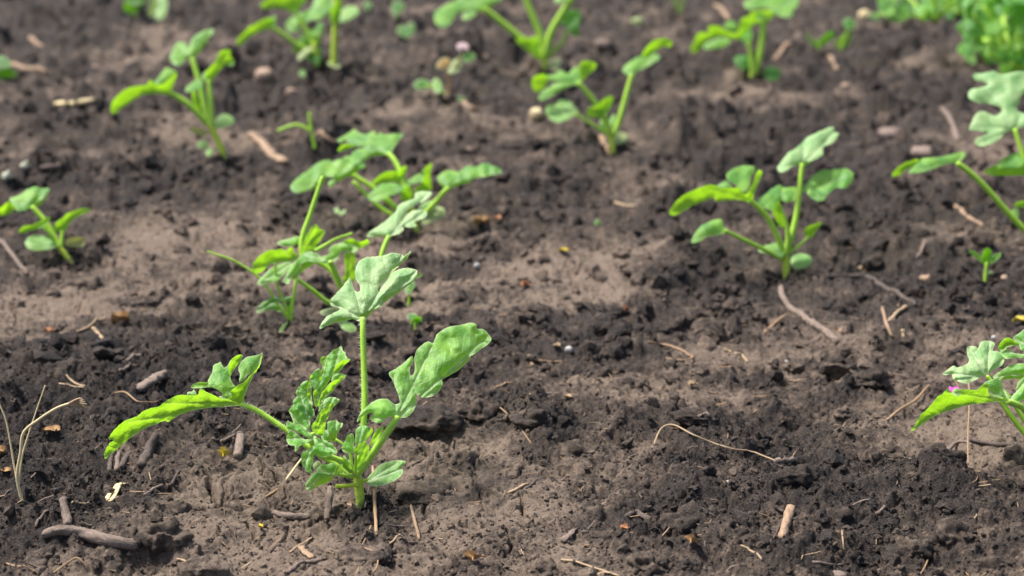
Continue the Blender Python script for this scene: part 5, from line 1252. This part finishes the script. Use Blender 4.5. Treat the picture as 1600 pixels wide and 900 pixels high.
# dry grass standing at the left edge
p = Plant("dry_grass", "standing dead grass stalk with a bent seedhead at the left edge", "dry grass", (34, 785), None, (0, 540, 2.5), sp=2)
p.shoot("stalk", [(88, 610), (66, 515), (80, 420), (92, 340), (150, 290), (220, 245), (275, 225)], 2.5, 2.1, M_PALESTRAW, d=0, d2=-.5)
p.shoot("blade", [(72, 560), (85, 440), (110, 350), (140, 260), (176, 155)], 1.6, .8, M_PALESTRAW, d=0, d2=.5)
p.shoot("blade", [(80, 600), (55, 470), (40, 380), (22, 290), (-5, 225)], 1.7, 1.0, M_PALESTRAW, d=0, d2=.3)
for i in range(7):
    a = -.5 + i * .2
    p.shoot("seed_husk", [(272 + i * 4, 226 + (i % 3) * 4), (300 + i * 3, 222 + 12 * math.sin(a * 3)), (318 + 5 * (i % 4) + i * 2, 225 + 22 * math.sin(a * 2.2))], 2.4, 1.0, M_STRAW, d=-.5, d2=-.5 + .2 * (i - 3), k=3)

# clods and stones one could pick up
def clod(label, *a, **k): return lump("soil_clod", label, "clod", *a, mat=M_SOIL, soilish=True, **k)
clod("big round dark clod at lower right centre, beside the dark broken stick", 1080, 795, 44, 32, amp=.42, sink=.3)
clod("rounded brown clod right of the thin sprouts", 700, 458, 25, 14, amp=.15)
clod("dark flat topped clod left of the smooth pale patch", 755, 377, 28, 17, amp=.35)
clod("small dark clod below the dark flat topped one", 718, 406, 14, 7, amp=.3)
clod("pale blocky clod in front of the dark one at centre", 820, 496, 18, 11, amp=.45)
clod("dark rough clod behind the pale blocky one", 838, 472, 17, 14, amp=.5)
clod("dark clod with a pale top left of the knotted branch", 1148, 476, 20, 14, amp=.4)
clod("pointed clod nearest the knotted branch's upper end", 1186, 494, 15, 12, amp=.45)
clod("small dark clod behind the pale topped one", 1118, 462, 16, 12, amp=.4)
clod("grey round clod below the smooth patch right of centre", 1189, 600, 9, 8, amp=.3)
clod("wide pale topped clod left of the drooping right hand leaf", 1362, 600, 36, 13, amp=.4)
clod("flat slab of soil right of the middle right seedling", 1424, 448, 34, 15, amp=.3)
clod("dark clod right of the flat slab", 1496, 456, 16, 12, amp=.4)
clod("small dark clod in front of the thick grey stick", 166, 866, 19, 13, amp=.5)
clod("large rough clod right of the thick grey stick's end", 252, 842, 40, 22, amp=.45)
clod("rough clod under the left end of the thick grey stick", 70, 862, 30, 18, amp=.5)
clod("lumpy clod above the thick grey stick", 196, 832, 24, 15, amp=.45)
clod("smooth dome of dry soil at the bottom edge", 316, 892, 42, 18, amp=.18)
clod("dark clod at far right in the crumbly bank", 1590, 700, 24, 28, amp=.4)
clod("brown clod in the hollow at far right", 1470, 690, 44, 22, amp=.3)
clod("dark clod in the middle of the right hand hollow", 1390, 700, 26, 16, amp=.4)
clod("crumbly clod at lower right by the bottom edge", 1430, 850, 34, 20, amp=.5)
clod("dark clod in the lower right corner", 1490, 835, 36, 24, amp=.45)
clod("dark clod under the top right hole", 1240, 330, 26, 10, amp=.4)
clod("dark clod above the middle right seedling's left leaf", 1060, 408, 34, 12, amp=.45)
clod("crusted clod on the ridge right of the near seedling", 742, 640, 34, 20, amp=.4)
clod("pale crusted clod right of the ridge", 832, 650, 34, 20, amp=.35)
clod("brown clod behind the near seedling's right leaf", 640, 545, 30, 20, amp=.4)
clod("small clod left of the dark clod in the right hand hollow", 1322, 642, 20, 10, amp=.4)
clod("clod at the top left beside the smooth patch", 300, 105, 40, 10, amp=.4)
clod("dark clod near the top, left of the V shaped seedling", 815, 218, 34, 10, amp=.4)
clod("angular chip of soil at lower right below the peeled stick", 1371, 857, 11, 9, amp=.4)
clod("broad crusted slab right of the near seedling's foot", 668, 770, 56, 26, amp=.28, rise=.7)
clod("low brown mound just below the near seedling's stem", 570, 858, 46, 24, amp=.25, rise=.6)
clod("long crusted ridge behind the near seedling's seed leaf", 662, 660, 60, 22, amp=.35, rise=.8)
clod("crusted clod under the middle of the near seedling's left petiole", 440, 640, 36, 18, amp=.35)
clod("brown clod behind the near seedling's drooping leaf", 330, 585, 44, 18, amp=.3)
clod("lumpy clod at the left above the standing dry grass", 112, 566, 38, 15, amp=.4)
clod("low clod right of the ridge, left of the long curved straw", 905, 700, 34, 15, amp=.4)
clod("dark clod just above the long curved straw", 1090, 655, 34, 12, amp=.4)
clod("brown clod below the end of the long curved straw", 1245, 745, 36, 15, amp=.4)
clod("dark clod between the peeled stick and the right hand bank", 1310, 800, 34, 16, amp=.45)
clod("rough clod at the bottom edge right of the long bottom straw", 1010, 880, 30, 16, amp=.4)
clod("angular clod at the bottom edge, centre", 850, 885, 32, 16, amp=.4)
clod("flat clod on the brown patch right of centre", 985, 590, 30, 10, amp=.35)
clod("dark lumpy clod left of the smooth patch at the left edge", 130, 440, 34, 10, amp=.4)
clod("dark clod between the small left seedling and the weed", 230, 470, 32, 9, amp=.4)
def stone(label, px, py, rx, ry, mat, **k): return lump("pebble", label, "pebble", px, py, rx, ry, mat, amp=k.pop("amp", .2), **k)
stone("round tan pebble at upper left, in front of the leafy clump", 412, 116, 15, 14, M_TANPEBBLE, sink=.2)
stone("tiny white pebble right of the near seedling's top leaf", 745, 417, 5, 5, M_WHITESTONE, sink=.15)
stone("small white stone right of centre", 889, 547, 6, 6, M_WHITESTONE, sink=.2)
stone("tiny bluish white pebble above the right hand leaf", 1553, 529, 4, 4, M_WHITESTONE, sink=.1)
stone("cream pebble left of the V shaped seedling", 838, 180, 11, 11, M_PALESTRAW, sink=.2)
stone("greenish white lump at the left edge", 9, 273, 9, 7, M_CREAM, amp=.7, sink=.6)
stone("small greenish white lump right of the one at the left edge", 41, 265, 8, 5, M_CREAM, amp=.7, sink=.6)
stone("tan pebble right of the pink flowered weed", 757, 92, 8, 7, M_TANPEBBLE)
stone("pale tan stone at the top right", 1352, 18, 10, 9, M_PALESTRAW)
stone("yellow green lump at the top, right of centre", 997, 32, 11, 8, M_COT_PALE, amp=.3)
stone("pinkish pebble under the top right weeds", 1322, 132, 8, 7, M_TANPEBBLE)
stone("tan pebble right of the smooth patch behind the bushy seedling", 897, 130, 9, 6, M_TANPEBBLE)
stone("flat grey pebble at upper right", 1390, 208, 20, 10, M_PEBBLE)
stone("wide flat pebble above the long petiole at the right edge", 1448, 232, 24, 10, M_PEBBLE)
stone("tan pebble right of the tiny right hand sprout", 1570, 434, 6, 6, M_TANPEBBLE)
S("wood_chip", "pale flat split wood chip behind the drooping leaf", "wood chip", [(216,612),(232,606,3),(250,600,5),(260,597,5)], 9, M_BARK, 10, flat=.6, rough=.4, seg=10)
stone("pinkish shell like stone at the bottom right", 1308, 893, 17, 9, M_PEBBLE, amp=.25)
stone("pale chip near the straw pair, left of them", 1317, 514, 6, 9, M_TANPEBBLE, amp=.4)
stone("tan chip of bark beside the straw pair's upper end", 1450, 430, 12, 6, M_TAN, amp=.4)
stone("tiny white pebble beside the long curved straw", 1137, 752, 4, 4, M_WHITESTONE)
stone("little white pebble on the bare patch right of centre", 1229, 565, 4, 3, M_PALESTONE)
stone("pale brown pebble on the bare soil, upper centre", 730, 232, 8, 6, M_TANPEBBLE)
stone("tan stone at upper left above the drooping leaf seedling", 148, 102, 7, 6, M_TANPEBBLE)
stone("small tan pebble left of the leafy clump", 455, 140, 8, 7, M_TANPEBBLE)
stone("grey stone above the V shaped seedling", 942, 70, 14, 7, M_PEBBLE)

K = scrap
K("leaf_scrap", "yellow leaf scrap beside the pale round stub", "leaf scrap", 352, 716, 6, 7, M_YELLOW, 1.2, .9, h=1.2)
K("leaf_scrap", "crumpled brown leaf scrap behind the standing dry grass", "leaf scrap", 80, 676, 14, 6, M_DRYLEAF, .2)
K("leaf_scrap", "ochre leaf scrap at the left edge, upper of two", "leaf scrap", 3, 712, 8, 8, M_DRYLEAF, .8)
K("leaf_scrap", "ochre leaf scrap at the left edge, lower of two", "leaf scrap", 8, 738, 9, 4, M_DRYLEAF, .1)
K("leaf_scrap", "orange scrap on the soil at left, above the grey twig", "leaf scrap", 76, 520, 7, 5, M_RUST, .4)
K("leaf_scrap", "curled brown dead leaf at left", "leaf scrap", 188, 504, 14, 8, M_DRYLEAF, .5, .9)
K("leaf_scrap", "brown orange scrap right of the bushy seedling's pale seed leaf", "leaf scrap", 752, 352, 14, 9, M_DRYLEAF, .5)
K("leaf_scrap", "rusty scrap right of the brown orange one", "leaf scrap", 776, 345, 7, 5, M_RUST, .1)
K("leaf_scrap", "pinkish orange scrap on the dark rough clod", "leaf scrap", 820, 448, 6, 5, M_RUST, .9)
K("leaf_scrap", "small orange scrap right of the smooth pale patch", "leaf scrap", 978, 487, 5, 5, M_RUST, .9)
K("leaf_scrap", "yellow green scrap on the smooth pale patch", "leaf scrap", 880, 394, 8, 4, M_YELLOW, .2)
K("leaf_scrap", "brown leaf scrap under the big round clod", "leaf scrap", 1082, 848, 8, 7, M_DRYLEAF, 1.1)
K("leaf_scrap", "small orange scrap at bottom centre", "leaf scrap", 976, 828, 7, 5, M_RUST, .6)
K("leaf_scrap", "brown curled scrap by the hole at bottom centre", "leaf scrap", 741, 876, 7, 10, M_DRYLEAF, 1.3)
K("leaf_scrap", "small ochre scrap on the crumbly soil above the long straw", "leaf scrap", 888, 622, 6, 4, M_STRAW, .4)
K("leaf_scrap", "yellow scrap on the crumbly soil in the middle of the picture", "leaf scrap", 1082, 603, 7, 5, M_STRAW, .7)
K("leaf_scrap", "pale yellow scrap above the leaves at the right edge", "leaf scrap", 1593, 504, 12, 6, M_YELLOW, .2)
K("leaf_scrap", "tiny yellow scrap on the cracked crust", "leaf scrap", 408, 825, 4, 4, M_YELLOW, .5)
K("leaf_scrap", "tiny red scrap beside the wood like chip", "leaf scrap", 258, 592, 4, 3, M_RUST, .5)
K("leaf_scrap", "pink orange scrap at the near seedling's foot", "leaf scrap", 552, 793, 6, 6, M_TANPEBBLE, 1.1)
K("leaf_scrap", "tan scrap on the right of the smooth patch", "leaf scrap", 870, 543, 6, 4, M_STRAW, .3)
# pink petal on the drooping leaf
p = Plant("flower_petal", "bright pink petal lying on the drooping leaf at the right edge", "petal", (1640, 742), None, Z4, sp=1.6, amp=.4)
for o in [p.leaf(-.3, .2, [('T', .6, [(420,525),(425,505),(445,515),(462,505),(476,520),(465,545),(440,545)]), ('T', .4, [(455,520),(480,508),(492,530),(470,548)], -.2)], anchor=(450, 545), name="petal_blade", mat=M_PINK)]: pass

# ------------------------------------------------------------------ chaff: bits of straw and root too small to count
def chaff(n):
    Vs, Fs, al, off = [], [], [], 0
    u = rng.random(n); D = (.76 ** -1 + u * (3.4 ** -1 - .76 ** -1)) ** -1
    X = rng.uniform(-1, 1, n) * (.34 * D + .03)
    gz, gc = ground(X, D)
    for i in range(n):
        L = rng.uniform(.003, .014) * (.8 + .25 * D[i]); r = rng.uniform(.00022, .0006) * (.7 + .3 * D[i]); a = rng.uniform(0, pi); b = rng.normal(0, .25)
        dirv = np.array([math.cos(a) * math.cos(b), math.sin(a) * math.cos(b), math.sin(b)]); c = np.array([X[i], D[i], gz[i] + r * 1.4 + .0006])
        bend = np.array([-dirv[1], dirv[0], .4]) * rng.normal(0, .18) * L
        pts = [c - dirv * L / 2, c + bend * .5, c + dirv * L / 2]
        s = np.cross(dirv, [0, 0, 1.]); s /= np.linalg.norm(s) + 1e-9; t = np.cross(s, dirv)
        for q, k in zip(pts, (.8, 1, .6)):
            Vs += [q + s * r * k, q - s * r * k * .5 + t * r * k * .8, q - s * r * k * .5 - t * r * k * .8]; al += [0, 0, 0]
        for m_ in (0, 3):
            for j in range(3):
                a0, b0 = off + m_ + j, off + m_ + (j + 1) % 3
                Fs += [(a0, b0, b0 + 3), (a0, b0 + 3, a0 + 3)]
        off += 9
    return np.array(Vs), np.array(Fs)
for nm, lb, k, mt in (("straw_chaff", "short bits of tan straw strewn over the soil", 240, M_STRAW), ("root_chaff", "short bits of brown root strewn over the soil", 380, M_ROOT), ("wood_chaff", "short bits of grey wood strewn over the soil", 420, M_BARK)):
    V, F = chaff(k)
    tag(link(nm, mesh_from(nm, V, F, mt)), lb, kind="stuff")
